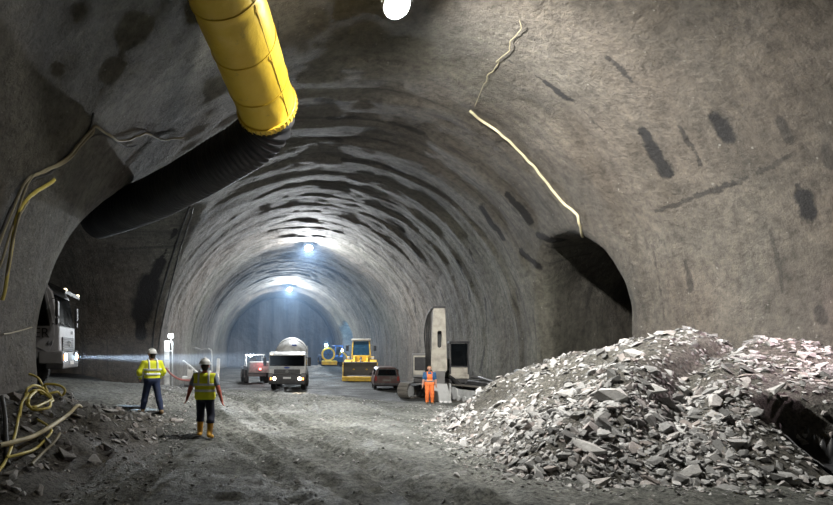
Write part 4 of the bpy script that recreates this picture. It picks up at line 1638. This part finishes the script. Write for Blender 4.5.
# dumper in the haze behind the mixer
bx = W(257, 385, 45)
t = empty('dumper', (bx.x, bx.y, top_z(bx.x, bx.y)), math.radians(8), 'pale dumper with a glaring work lamp in the haze beside the mixer lorry', 'dumper')
MB().prism([(.0, .55), (-.05, 1.2), (.35, 1.35), (3.4, 1.35), (3.5, .6)], 0, -.75, .75).build('chassis', M['grey'], t, .03)
MB().prism([(-.3, .85), (-.95, 1.70), (-.8, 1.78), (.3, 1.62), (1.0, 1.55), (1.0, .95)], 0, -.70, .95).build('skip', M['white'], t, .03)
b = MB()
for s in (-.72, .72):
    b.bar((s, 1.3, 1.3), (s, 1.3, 2.25), .06, .06, (0, 1, 0)).bar((s, 2.3, 1.3), (s, 2.3, 2.25), .06, .06, (0, 1, 0))
b.box((0, 1.8, 2.28), (1.6, 1.2, .07))
b.build('canopy', M['white'], t, .01)
MB().box((0, 2.0, 1.55), (.55, .5, .12)).box((0, 2.28, 1.8), (.55, .10, .5)).build('seat', M['black'], t, .03)
for yy in (.55, 2.8):
    for s in (-1, 1):
        wheel(t, (s * .82, yy, .52), .52, .34, 'wheel', M['white'])
l = MB().box((-.38, 1.2, 2.22), (.26, .16, .20)).build('work_lamp', M['darkmetal'], t, .02)
MB().box((-.38, 1.11, 2.22), (.22, .03, .16)).build('lens', M['lamp_white'], l)
r_ = MB().box((.12, -.98, 1.18), (.18, .05, .14)).build('marker_light', M['red_lit'], t, .02)
b = MB().tube([(-1.0, -.1, .5), (-1.05, -.1, 1.3), (-1.25, .2, 1.35), (-1.25, .2, .5)], .03, 8)
b.build('guard_rail', M['grey'], t)
dumper_o = t

# wheel loader with its bucket towards the camera
bx = W(361, 380.5, 50)
t = empty('wheel_loader', (bx.x, bx.y, top_z(bx.x, bx.y)), math.radians(-12), 'yellow wheel loader with its muddy bucket lowered towards the camera', 'loader')
b = MB()
b.prism([(-2.9, .12), (-3.0, .22), (-2.35, .35), (-1.95, .75), (-1.95, 1.25), (-2.3, 1.62), (-2.2, 1.68), (-1.75, 1.3), (-1.72, .6), (-2.2, .12)], 0, -1.42, 1.42)
bk = b.build('bucket', M['mud'], t, .02)
b = MB()
for s in (-1, 1):
    b.prism([(-2.9, .15), (-2.3, 1.64), (-1.8, 1.3), (-1.75, .6), (-2.2, .12)], 0, s * 1.42, s * 1.46)
b.build('side_plate', M['yellow'], bk, .01)
MB().prism([(-3.06, .05), (-3.06, .42), (-2.95, .44), (-2.85, .10)], 0, -1.48, 1.48).build('cutting_edge', M['yellow'], bk, .015)
b = MB()
for s in (-1, 1):
    b.bar((s * .55, -1.9, .9), (s * .55, -.6, 1.9), .16, .34).bar((s * .55, -.6, 1.9), (s * .55, .5, 2.0), .16, .34)
b.build('lift_arm', M['yellow'], t, .02)
b = MB()
b.cyl((0, -1.85, 1.2), (0, -.9, 1.9), .06).cyl((0, -.9, 1.9), (0, .2, 2.0), .10)
b.build('tilt_cylinder', M['steel'], t)
MB().prism([(-1.0, .8), (-1.0, 1.5), (-.2, 1.7), (.4, 1.7), (.4, .8)], 0, -.7, .7).build('front_frame', M['yellow'], t, .03)
MB().prism([(.4, .8), (.4, 1.75), (1.9, 1.85), (3.9, 1.8), (4.1, 1.2), (4.0, .8)], 0, -.95, .95).build('engine_hood', M['yellow'], t, .05)
c = MB()
c.box((0, 1.1, 1.95), (1.5, 1.5, .5))
cab_ = c.build('cab', M['yellow'], t, .03)
b = MB()
for s in (-1, 1):
    b.bar((s * .82, .38, 2.0), (s * .72, .42, 3.5), .11, .10, (0, 1, 0)).bar((s * .74, 1.85, 2.0), (s * .70, 1.8, 3.5), .10, .10, (0, 1, 0))
b.build('pillar', M['yellow'], cab_, .015)
MB().box((0, 1.1, 3.60), (1.75, 1.75, .20)).build('roof', M['cream'], cab_, .06)
b = MB()
b.box((0, .40, 2.78), (1.45, .02, 1.35)).box((-.74, 1.1, 2.75), (.02, 1.3, 1.35)).box((.74, 1.1, 2.75), (.02, 1.3, 1.35)).box((0, 1.84, 2.78), (1.35, .02, 1.35))
b.build('window', M['blueglass'], cab_)
MB().box((0, 1.35, 2.35), (.55, .5, .15)).box((0, 1.6, 2.75), (.5, .12, .7)).build('seat', M['black'], cab_, .04)
for s in (-1, 1):
    m_ = MB().tube([(s * .85, .42, 3.1), (s * 1.15, .30, 3.1)], .025, 8).build('mirror_arm', M['black'], t)
    MB().box((s * 1.22, .28, 2.85), (.26, .08, .50)).build('mirror', M['black'], m_, .03)
    MB().prism([(-1.45, 1.55), (-1.2, 1.78), (-.35, 1.82), (-.1, 1.6), (-.3, 1.7), (-1.2, 1.66)], 0, s * .80, s * 1.38).build('mudguard', M['yellow'], t, .015)
    hl = MB().box((s * 1.05, -1.0, 2.0), (.26, .18, .26)).build('headlight', M['yellow'], t, .02)
    MB().box((s * 1.05, -1.10, 2.0), (.20, .02, .20)).build('lens', M['plate'], hl, .008)
    for yy in (-.75, 2.5):
        wheel(t, (s * 1.08, yy, .78), .78, .55, 'wheel', M['yellow'])

# blue machine on the muck mound
bx = W(333, 365, 62)
mz = top_z(bx.x, bx.y) - .06
t = empty('spraying_machine', (bx.x, bx.y, mz), math.radians(4), 'blue and yellow machine with a round yellow ring and bright lamp on the dark mound', 'machine')
MB().prism([(.0, .45), (-.1, 1.0), (.3, 1.2), (3.6, 1.2), (3.8, .5)], 0, -1.1, 1.1).build('chassis', M['bluepaint'], t, .04)
MB().prism([(-.55, .15), (-.65, .55), (-.2, .62), (.1, .2)], 0, -1.3, .35).build('dozer_blade', M['yellow'], t, .02)
MB().lathe([(-.14, .58), (-.14, .76), (.14, .76), (.14, .58)], (-.55, -.05, 1.30), (0, 1, 0), 36, True).build('hose_reel_ring', M['yellow'], t, .02)
b = MB()
b.lathe([(-.10, .57), (.10, .57)], (-.55, -.02, 1.30), (0, 1, 0), 28)
rr = b.build('reel_disc', M['bluepaint'], t)
b = MB()
for k in range(6):
    a = k * PI / 3
    b.bar((-.55, -.13, 1.30), (-.55 + .50 * math.cos(a), -.13, 1.30 + .50 * math.sin(a)), .05, .03, (0, 1, 0))
b.build('spoke', M['darkmetal'], rr)
b = MB()
for s, yy in ((.35, .3), (1.1, .3), (.35, 1.9), (1.1, 1.9)):
    b.bar((s, yy, 1.1), (s, yy, 2.2), .08, .08, (0, 1, 0))
b.box((.72, 1.1, 2.24), (1.0, 1.9, .10))
b.build('canopy', M['bluepaint'], t, .015)
b = MB()
b.tube(spline([(.75, .2, 1.1), (.8, -.6, 1.5), (1.1, -1.3, 1.3), (1.3, -1.7, .7)], 8), .09, 10)
b.build('boom', M['yellow'], t)
MB().box((.75, 1.6, 1.5), (.5, .5, .7)).build('seat', M['black'], t, .04)
for yy in (.6, 2.9):
    for s in (-1, 1):
        wheel(t, (s * 1.0, yy, .48), .48, .36, 'wheel', M['yellow'])
l = MB().cyl((-.75, .15, 1.9), (-.75, .15, 2.2), .04).box((-.75, .1, 2.3), (.34, .2, .26)).build('work_lamp', M['darkmetal'], t, .01)
MB().box((-.75, -.02, 2.3), (.28, .03, .20)).build('lens', M['lamp_blue'], l)
l = MB().box((1.05, .2, 1.75), (.2, .14, .3)).build('side_lamp', M['darkmetal'], t, .01)
MB().box((1.05, .12, 1.75), (.16, .02, .26)).build('lens', M['lamp_blue'], l)

# van seen from behind
bx = W(387, 390.5, 37)
t = empty('van', (bx.x, bx.y, top_z(bx.x, bx.y)), math.radians(-8), 'small dusty dark red van parked with its rear to the camera', 'van')
MB().prism([(-.82, .28), (-.86, .62), (-.80, .98), (-.66, 1.40), (-.52, 1.54), (.52, 1.54), (.66, 1.40), (.80, .98), (.86, .62), (.82, .28)], 1, 0, 3.4).build('body', M['maroon'], t, .07, 3)
MB().prism([(-.60, 1.00), (-.52, 1.38), (.52, 1.38), (.60, 1.00)], 1, -.02, .02).build('rear_window', M['glass'], t, .01)
MB().prism([(-.66, .95), (-.56, 1.43), (.56, 1.43), (.66, .95)], 1, -.008, .02).build('window_seal', M['black'], t)
MB().box((0, -.03, .42), (1.68, .16, .16)).build('bumper', M['darkmetal'], t, .03)
MB().box((0, -.02, .68), (.46, .03, .11)).build('number_plate', M['mud'], t, .005)
MB().box((.3, -.015, .86), (.16, .04, .04)).build('handle', M['black'], t, .01)
for s in (-1, 1):
    MB().box((s * .72, -.012, .80), (.14, .03, .28)).build('tail_lamp', M['red_off'], t, .01)
    MB().prism([(.5, 1.0), (.6, 1.38), (1.5, 1.40), (1.5, 1.0)], 0, s * .72, s * .80).build('side_window', M['glass'], t)
    MB().box((s * .93, 2.7, 1.02), (.14, .08, .18)).build('mirror', M['black'], t, .02)
    for yy in (.65, 2.65):
        wheel(t, (s * .74, yy, .29), .29, .19, 'wheel', M['steel'])

# excavator
bx = W(441, 401, 28.5)
t = empty('excavator', (bx.x, bx.y, top_z(bx.x, bx.y)), math.radians(-15), 'cream excavator with its arm folded upright parked by the lit wall', 'excavator')
ur = Matrix.Rotation(math.radians(-27), 4, 'Z')
und = empty('undercarriage', (0, 1.6, 0))
und.parent = t
und.matrix_local = Matrix.Translation((0, 1.6, 0)) @ ur
MB().box((0, 0, .52), (1.7, 1.5, .36)).build('centre_frame', M['darkmetal'], und, .03)


def track(parent, x, name):
    L_, R_, zc_ = 1.55, .40, .43
    n = 44
    per = 4 * L_ + 2 * PI * R_
    b = MB()
    for k in range(n):
        s = (k + .5) / n * per
        if s < 2 * L_:
            p, a = Vector((x, -L_ + s, zc_ + R_)), 0
        elif s < 2 * L_ + PI * R_:
            q = (s - 2 * L_) / R_
            p, a = Vector((x, L_ + math.sin(q) * R_, zc_ + math.cos(q) * R_)), -q
        elif s < 4 * L_ + PI * R_:
            p, a = Vector((x, L_ - (s - 2 * L_ - PI * R_), zc_ - R_)), PI
        else:
            q = (s - 4 * L_ - PI * R_) / R_
            p, a = Vector((x, -L_ - math.sin(q) * R_, zc_ - math.cos(q) * R_)), PI - q
        b.box(p, (.58, per / n * .92, .05), (a, 'X'))
    tr = b.build(name, M['mud'], parent, .006)
    b = MB()
    b.box((x, 0, zc_), (.30, 2.7, .42)).cyl((x - .2, -L_, zc_), (x + .2, -L_, zc_), .34, None, 20).cyl((x - .2, L_, zc_), (x + .2, L_, zc_), .34, None, 20)
    for k in range(6):
        b.cyl((x - .2, -1.2 + .48 * k, .20), (x + .2, -1.2 + .48 * k, .20), .14, None, 14)
    b.build('track_frame', M['lightgrey'], tr, .02)


track(und, -1.15, 'crawler_track')
track(und, 1.15, 'crawler_track')
MB().prism([(-1.35, .0), (-1.35, 2.4), (-.9, 3.2), (.9, 3.2), (1.35, 2.4), (1.35, 0)], 2, .90, 1.10).build('turntable', M['darkmetal'], t, .03)
MB().box((-.95, 1.9, 1.75), (.95, 2.7, 1.25)).build('engine_house', M['grey'], t, .05)
b = MB()
b.box((-.95, .545, 1.78), (.80, .02, 1.0))
gr = b.build('front_panel', M['cream'], t, .01)
MB().box((-1.0, .53, 1.85), (.6, .02, .7)).build('vent_grille', M['darkmetal'], gr, .005)
MB().prism([(-1.35, 2.6), (-1.2, 3.3), (1.2, 3.3), (1.35, 2.6)], 2, 1.1, 2.1).build('counterweight', M['cream'], t, .06)
c = MB()
c.box((.92, 1.35, 1.22), (.95, 1.75, .24))
ck = c.build('cab', M['cream'], t, .03)
b = MB()
for s, yy in ((.48, .52), (1.36, .52), (.48, 2.15), (1.36, 2.15)):
    b.bar((s, yy, 1.3), (s, yy + (.06 if yy < 1 else 0), 2.95), .08, .08, (0, 1, 0))
b.box((.92, 1.35, 2.98), (.98, 1.75, .09)).box((.92, .53, 1.72), (.9, .06, .06))
b.build('cab_frame', M['darkmetal'], ck, .01)
b = MB()
b.box((.92, .55, 2.32), (.82, .015, 1.15)).box((1.37, 1.35, 2.2), (.015, 1.5, 1.35)).box((.47, 1.35, 2.2), (.015, 1.5, 1.35))
b.build('window', M['glass'], ck)
MB().box((.92, .54, 1.5), (.84, .03, .34)).build('lower_panel', M['cream'], ck, .01)
MB().box((.92, 1.5, 1.75), (.5, .5, .14)).box((.92, 1.75, 2.15), (.48, .12, .7)).build('seat', M['lightgrey'], ck, .04)
b = MB()
b.prism([(1.1, 1.15), (.4, 2.4), (-.75, 4.45), (-1.05, 4.7), (-1.2, 4.5), (-.45, 3.1), (.3, 1.1)], 0, -.36, .05)
b.build('boom', M['darkmetal'], t, .03)
# upright stick with its long slot
b = MB()
w0, w1 = .28, .38
zb, zt = 1.50, 4.62
outer = [(-w1, zb + .12), (-w1 + .1, zb), (w1 - .1, zb), (w1, zb + .12), (w0, zt - .1), (w0 - .06, zt), (-w0 + .06, zt), (-w0, zt - .1)]
slot = [(.10 * math.cos(a) + .02, (3.42 if math.sin(a) >= 0 else 2.78) + .10 * math.sin(a)) for a in np.linspace(0, 2 * PI, 25)[:-1]]
yf, yb = -1.32, -.98
vo = [[b.bm.verts.new((x - .15, y, z_)) for x, z_ in outer] for y in (yf, yb)]
vi = [[b.bm.verts.new((x - .15, y, z_)) for x, z_ in slot] for y in (yf, yb)]
for k in (0, 1):
    ed = [b.bm.edges.new((q[i], q[(i + 1) % len(q)])) for q in (vo[k], vi[k]) for i in range(len(q))]
    bmesh.ops.triangle_fill(b.bm, use_beauty=True, use_dissolve=False, edges=ed)
for q in (vo, vi):
    n = len(q[0])
    for i in range(n):
        b.bm.faces.new((q[0][i], q[0][(i + 1) % n], q[1][(i + 1) % n], q[1][i]))
sk = b.build('stick', M['cream'], t)
MB().box((-.13, -.95, 3.1), (.30, .04, .95)).build('slot_back', M['black'], sk)
MB().box((-.15, -1.15, 4.66), (.62, .40, .12)).build('stick_cap', M['darkmetal'], sk, .02)
b = MB()
b.cyl((-.62, -1.0, 1.9), (-.62, -1.0, 3.4), .085).cyl((-.62, -1.0, 3.4), (-.60, -1.0, 4.5), .045)
b.build('hydraulic_cylinder', M['steel'], t)
for k in range(4):
    pts = [(-.55 - .07 * k, -1.05 + .05 * k, 1.4), (-.58 - .06 * k, -1.2, 2.4), (-.56 - .09 * k, -1.15, 3.4), (-.55 - .04 * k, -1.1, 4.3), (-.45, -1.05, 4.65)]
    MB().tube(spline(pts, 6), .035, 8).build('hydraulic_hose', M['black'], t)
b = MB()
b.prism([(-1.45, 1.55), (-1.0, 1.55), (-.95, .9), (-1.35, .85)], 0, -.38, .12)
b.build('linkage', M['grey'], t, .02)
b = MB()
b.prism([(-.62, .02), (-.50, .55), (-.42, .95), (.18, .95), (.30, .55), (.42, .02), (.32, .0), (-.52, .0)], 1, -1.75, -1.65)
b.prism([(-1.75, .02), (-1.70, .95), (-1.0, .95), (-.85, .55), (-1.1, .12)], 0, -.58, -.50)
b.prism([(-1.75, .02), (-1.70, .95), (-1.0, .95), (-.85, .55), (-1.1, .12)], 0, .30, .38)
bq = b.build('bucket', M['lightgrey'], t, .015)
b = MB()
for k in range(5):
    b.prism([(-1.80, -.02), (-1.74, .16), (-1.68, -.02)], 0, -.52 + .20 * k, -.42 + .20 * k)
b.build('bucket_tooth', M['steel'], bq)
b = MB()
b.tube(spline([(.45, .2, 1.2), (.75, -.5, .95), (1.2, -.9, .55), (1.3, -1.0, .15)], 8), .10, 10)
b.build('travel_hose', M['black'], t)

# dark tracked attachment lying beside the excavator
bx = W(487, 399, 26.4)
t = empty('drill_carriage', (bx.x, bx.y, top_z(bx.x, bx.y) - .03), math.radians(16), 'dark muddy tracked carriage lying between the excavator and the rubble heap', 'machine part')
und = t
track(t, -.55, 'crawler_track')
track(t, .55, 'crawler_track')
MB().prism([(-1.3, .55), (-1.0, 1.05), (.9, 1.10), (1.35, .7), (1.2, .5)], 0, -.42, .42).build('body', M['darkmetal'], t, .04)
MB().tube([(-.2, -1.2, 1.0), (-.2, .2, 1.25), (.1, 1.3, 1.2)], .07, 10).build('pipe', M['steel'], t)


# ------------------------------------------------------------------ mast, tank and poles at the far jamb of the side cavern
def tz(px, d):
    x = (px - VPX) * d / FPX
    return Vector((x, d, top_z(x, d)))


p = tz(169.5, 30)
t = empty('floodlight_mast', p, 0, 'white floodlight post with a cold lamp at the corner of the side cavern', 'lamp post')
zt_ = W(0, 341, 30).z - p.z
b = MB()
b.box((-.14, 0, zt_ / 2), (.26, .16, zt_))
b.build('post', M['white'], t, .015)
b = MB()
for k in range(6):
    b.box((-.14, -.085, .3 + k * zt_ / 6), (.27, .01, .05))
b.build('post_band', M['lightgrey'], t)
MB().bar((.16, .0, 0), (.16, 0, zt_ - .05), .06, .06, (0, 1, 0)).bar((-.1, 0, zt_ * .8), (.16, 0, zt_ * .8), .05, .05).build('pole', M['lightgrey'], t)
MB().box((0, 0, .03), (.9, .7, .06)).build('foot_plate', M['grey'], t, .01)
mast_lamp = W(171, 336, 30) - p
l = MB().box(mast_lamp, (.30, .16, .24)).build('lamp_head', M['darkmetal'], t, .02)
MB().box(mast_lamp + Vector((0, -.09, 0)), (.25, .03, .19)).build('lens', M['lamp_white'], l, .008)
MB().bar((.1, 0, zt_ - .1), mast_lamp + Vector((0, .02, -.1)), .04, .04, (0, 1, 0)).build('lamp_bracket', M['lightgrey'], t)

p = tz(201, 29)
zt_ = W(0, 378, 29).z - p.z
t = empty('water_tank', p, math.radians(5), 'dark steel tank on skids with a white rim behind the walking persons', 'tank')
MB().prism([(-.82, .12), (-.88, zt_), (.88, zt_), (.82, .12)], 1, -.5, .5).build('tank_body', M['grey'], t, .02)
MB().box((0, 0, zt_ + .03), (1.9, 1.12, .10)).build('rim', M['white'], t, .01)
MB().box((-.65, 0, .06), (.12, 1.4, .12)).box((.65, 0, .06), (.12, 1.4, .12)).build('skid', M['darkmetal'], t)
b = MB()
b.box((-.55, -.1, zt_ + .26), (.30, .35, .36)).box((-.22, .1, zt_ + .18), (.24, .3, .22)).cyl((.2, 0, zt_ + .05), (.2, 0, zt_ + .28), .09)
b.build('pump', M['white'], t, .02)
b = MB()
b.cyl((-.70, -.1, zt_ + .4), (-.70, -.1, zt_ + .62), .05).cyl((-.5, -.1, zt_ + .4), (-.5, -.1, zt_ + .55), .04)
b.build('valve', M['lightgrey'], t)

o = MB().tube(spline([W(183, 361, 29.6), W(190, 366, 29.4), W(198, 373, 29.2), W(206, 377, 29.0), W(211, 377, 28.6)], 8), .055, 10).build('hose', M['white'])
tag(o, 'thick white hose sloping from the floodlight post down to the dark tank', 'hose')
M['redhose'] = paint('red_hose', (.42, .14, .12), .5, dirt=.4)
o = MB().tube(spline([W(166, 368, 28.2), W(171, 374, 28.1), W(179, 379, 28.0), W(190, 380.5, 28.0), W(202, 379.5, 28.0), W(214, 378, 28.1), W(217, 383, 28.3)], 8), .05, 10).build('hose', M['redhose'])
tag(o, 'reddish hose drooping in front of the white rim of the dark tank', 'hose')
p = tz(212, 30.5)
t = empty('lamp_bracket_pole', p, 0, 'thin pale pole with a crooked arm standing behind the dark tank', 'pole')
a_ = lambda px, py: W(px, py, 30.5) - p
b = MB()
b.tube([(0, 0, 0), a_(212, 352), a_(211, 349.5), a_(208, 348.5)], .045, 10)
b.build('upright', M['lightgrey'], t)
MB().tube([a_(208, 348.5), a_(202, 350), a_(195, 347.5)], .04, 8).build('arm', M['grey'], t)
p = tz(217.5, 29)
t = empty('barrier_post', p, 0, 'short white slanting post beside the crooked pole', 'post')
MB().bar((-.03, 0, 0), W(218.5, 358.5, 29) - p, .17, .10, (0, 1, 0)).build('post_board', M['white'], t, .02)
MB().box((-.03, 0, .03), (.5, .4, .06)).build('foot_plate', M['grey'], t)

# puddle lit by the lorry beside the person in jeans
m, nt, bs = new_mat('shallow_water')
bs.inputs['Base Color'].default_value = (.10, .11, .115, 1)
bs.inputs['Roughness'].default_value = .12
bs.inputs['Specular IOR Level'].default_value = .8
bump(nt, bs, noise(nt, 6, 3), .15, .02)
M['water'] = m
for (px, py, rx_, ry_, lab) in ((128, 407, .36, .28, 'longer blue-lit puddle at the feet of the person in jeans'), (151, 412.5, .30, .26, 'smaller bright puddle just in front of the person in jeans')):
    c = cast_ground(px, py)
    ang = np.linspace(0, 2 * PI, 33)[:-1]
    b = MB()
    zs = [top_z(c.x + rx_ * math.cos(a), c.y + ry_ * math.sin(a)) for a in ang]
    zp = sorted(zs)[24] + .012
    top = [b.bm.verts.new((c.x + rx_ * (1 + .25 * math.sin(3 * a + px)) * math.cos(a), c.y + ry_ * (1 + .2 * math.cos(2 * a)) * math.sin(a), zp)) for a in ang]
    bot = [b.bm.verts.new((v.co.x, v.co.y, zp - .02)) for v in top]
    b.bm.faces.new(top), b.bm.faces.new(bot[::-1])
    for i in range(32):
        b.bm.faces.new((top[i], bot[i], bot[(i + 1) % 32], top[(i + 1) % 32]))
    tag(b.build('puddle', M['water']), lab, 'puddle')

# ------------------------------------------------------------------ lamps on the machines
truck = bpy.data.objects['tipper_truck']
bpy.context.view_layer.update()
hl = truck.matrix_world @ Vector((-.84, -.20, .98))
hr_ = truck.matrix_world @ Vector((.84, -.20, .98))
aim = truck.matrix_world.to_3x3() @ Vector((0, -1, 0))
spot('beam_light', hl, hl + aim * 10 + Vector((0, .2, -.25)), 42000, (.72, .86, 1.0), 7, .6, .05)
spot('beam_light', hr_, hr_ + aim * 10 + Vector((0, 0, -.25)), 42000, (.72, .86, 1.0), 7, .6, .05)
spot('dip_light', hl, cast_ground(136, 408), 3200, (.6, .8, 1.0), 12, .8, .05)
point('headlight_glow', hl + aim * .15, 3, (.9, .8, .9), .06)
mx = bpy.data.objects['mixer_truck']
for s in (-1, 1):
    q = mx.matrix_world @ Vector((s * .84, -.25, .82))
    f = mx.matrix_world.to_3x3() @ Vector((0, -1, -.12))
    spot('mixer_beam', q, q + f * 10, 500, (1.0, .86, .66), 60, .8, .08)
q = dumper_o.matrix_world @ Vector((-.38, .95, 2.22))
point('dumper_lamp', q, 160, (.86, .92, 1.0), .1)
point('dumper_marker', dumper_o.matrix_world @ Vector((.12, -1.15, 1.18)), 8, (1, .2, .2), .05)
sm = bpy.data.objects['spraying_machine']
point('machine_lamp', sm.matrix_world @ Vector((-.75, -.2, 2.3)), 260, (.30, .62, 1.0), .1)
point('machine_side_lamp', sm.matrix_world @ Vector((1.05, -.05, 1.75)), 80, (.25, .55, 1.0), .1)
point('mast_light', W(171, 336, 29.6), 220, (.82, .92, 1.0), .1)
# niche lit by a cold lamp near the far face
t = empty('niche_lamp', (14.6, 79.5, 5.0), 0, 'cold blue lamp inside the niche close to the far rock face', 'lamp')
MB().box((0, 0, 0), (.4, .3, .2)).build('housing', M['darkmetal'], t, .02)
MB().box((0, -.1, -.11), (.34, .24, .03)).build('lens', M['lamp_blue'], t)
MB().cyl((0, 0, .1), (0, 0, 1.6), .02).build('hanger_rod', M['steel'], t)
point('niche_light', (14.4, 79.2, 4.5), 1500, (.35, .62, 1.0), .15)
# unseen spot light without a fixture beyond the picture's edge, rosy light on the heap crest
spot('unseen_heap_spot', (12.1, 10.9, 4.1), (9.0, 14.2, 2.3), 480, (1.0, .76, .80), 128, .5, .12)

# ------------------------------------------------------------------ dust in the air
def haze(name, c, size, dens, col, label, ball=False, aniso=.3):
    m_ = bpy.data.materials.new(name)
    m_.use_nodes = True
    nt_ = m_.node_tree
    nt_.nodes.remove(nt_.nodes['Principled BSDF'])
    v = nt_.nodes.new('ShaderNodeVolumeScatter')
    v.inputs['Color'].default_value = (*col, 1)
    v.inputs['Density'].default_value = dens
    v.inputs['Anisotropy'].default_value = aniso
    nt_.links.new(v.outputs[0], nt_.nodes['Material Output'].inputs['Volume'])
    b_ = MB()
    if ball:
        b_.ball(c, size, 24)
    else:
        b_.box(c, size)
    return tag(b_.build(name, m_), label, 'haze', kind='stuff')


haze('dust_haze', (3.2, 68.0, 5.6), (18.0, 47.0, 12.4), 0.0032, (.46, .68, 1.0), 'blue dusty haze filling the far end of the tunnel')
c = Vector((-3.0, 18.9, 2.35))
size = (4.2, 2.4, 1.25)
hz = haze('beam_haze', c, size, .018, (.80, .88, 1.0), 'thin dust lit by the lorry headlight in the side cavern mouth', True, .0)
nt_ = hz.data.materials[0].node_tree
tc = nt_.nodes.new('ShaderNodeTexCoord')
mp = nt_.nodes.new('ShaderNodeMapping')
mp.inputs['Scale'].default_value = [1 / q for q in size]
mp.inputs['Location'].default_value = [-c[k] / size[k] for k in range(3)]
nt_.links.new(tc.outputs['Object'], mp.inputs['Vector'])
ln = nt_.nodes.new('ShaderNodeVectorMath')
ln.operation = 'LENGTH'
nt_.links.new(mp.outputs[0], ln.inputs[0])
mr = nt_.nodes.new('ShaderNodeMapRange')
mr.inputs['From Min'].default_value = .98
mr.inputs['From Max'].default_value = .25
mr.inputs['To Max'].default_value = .028
nt_.links.new(ln.outputs['Value'], mr.inputs['Value'])
vs_ = [n for n in nt_.nodes if n.type == 'VOLUME_SCATTER'][0]
nt_.links.new(mr.outputs[0], vs_.inputs['Density'])
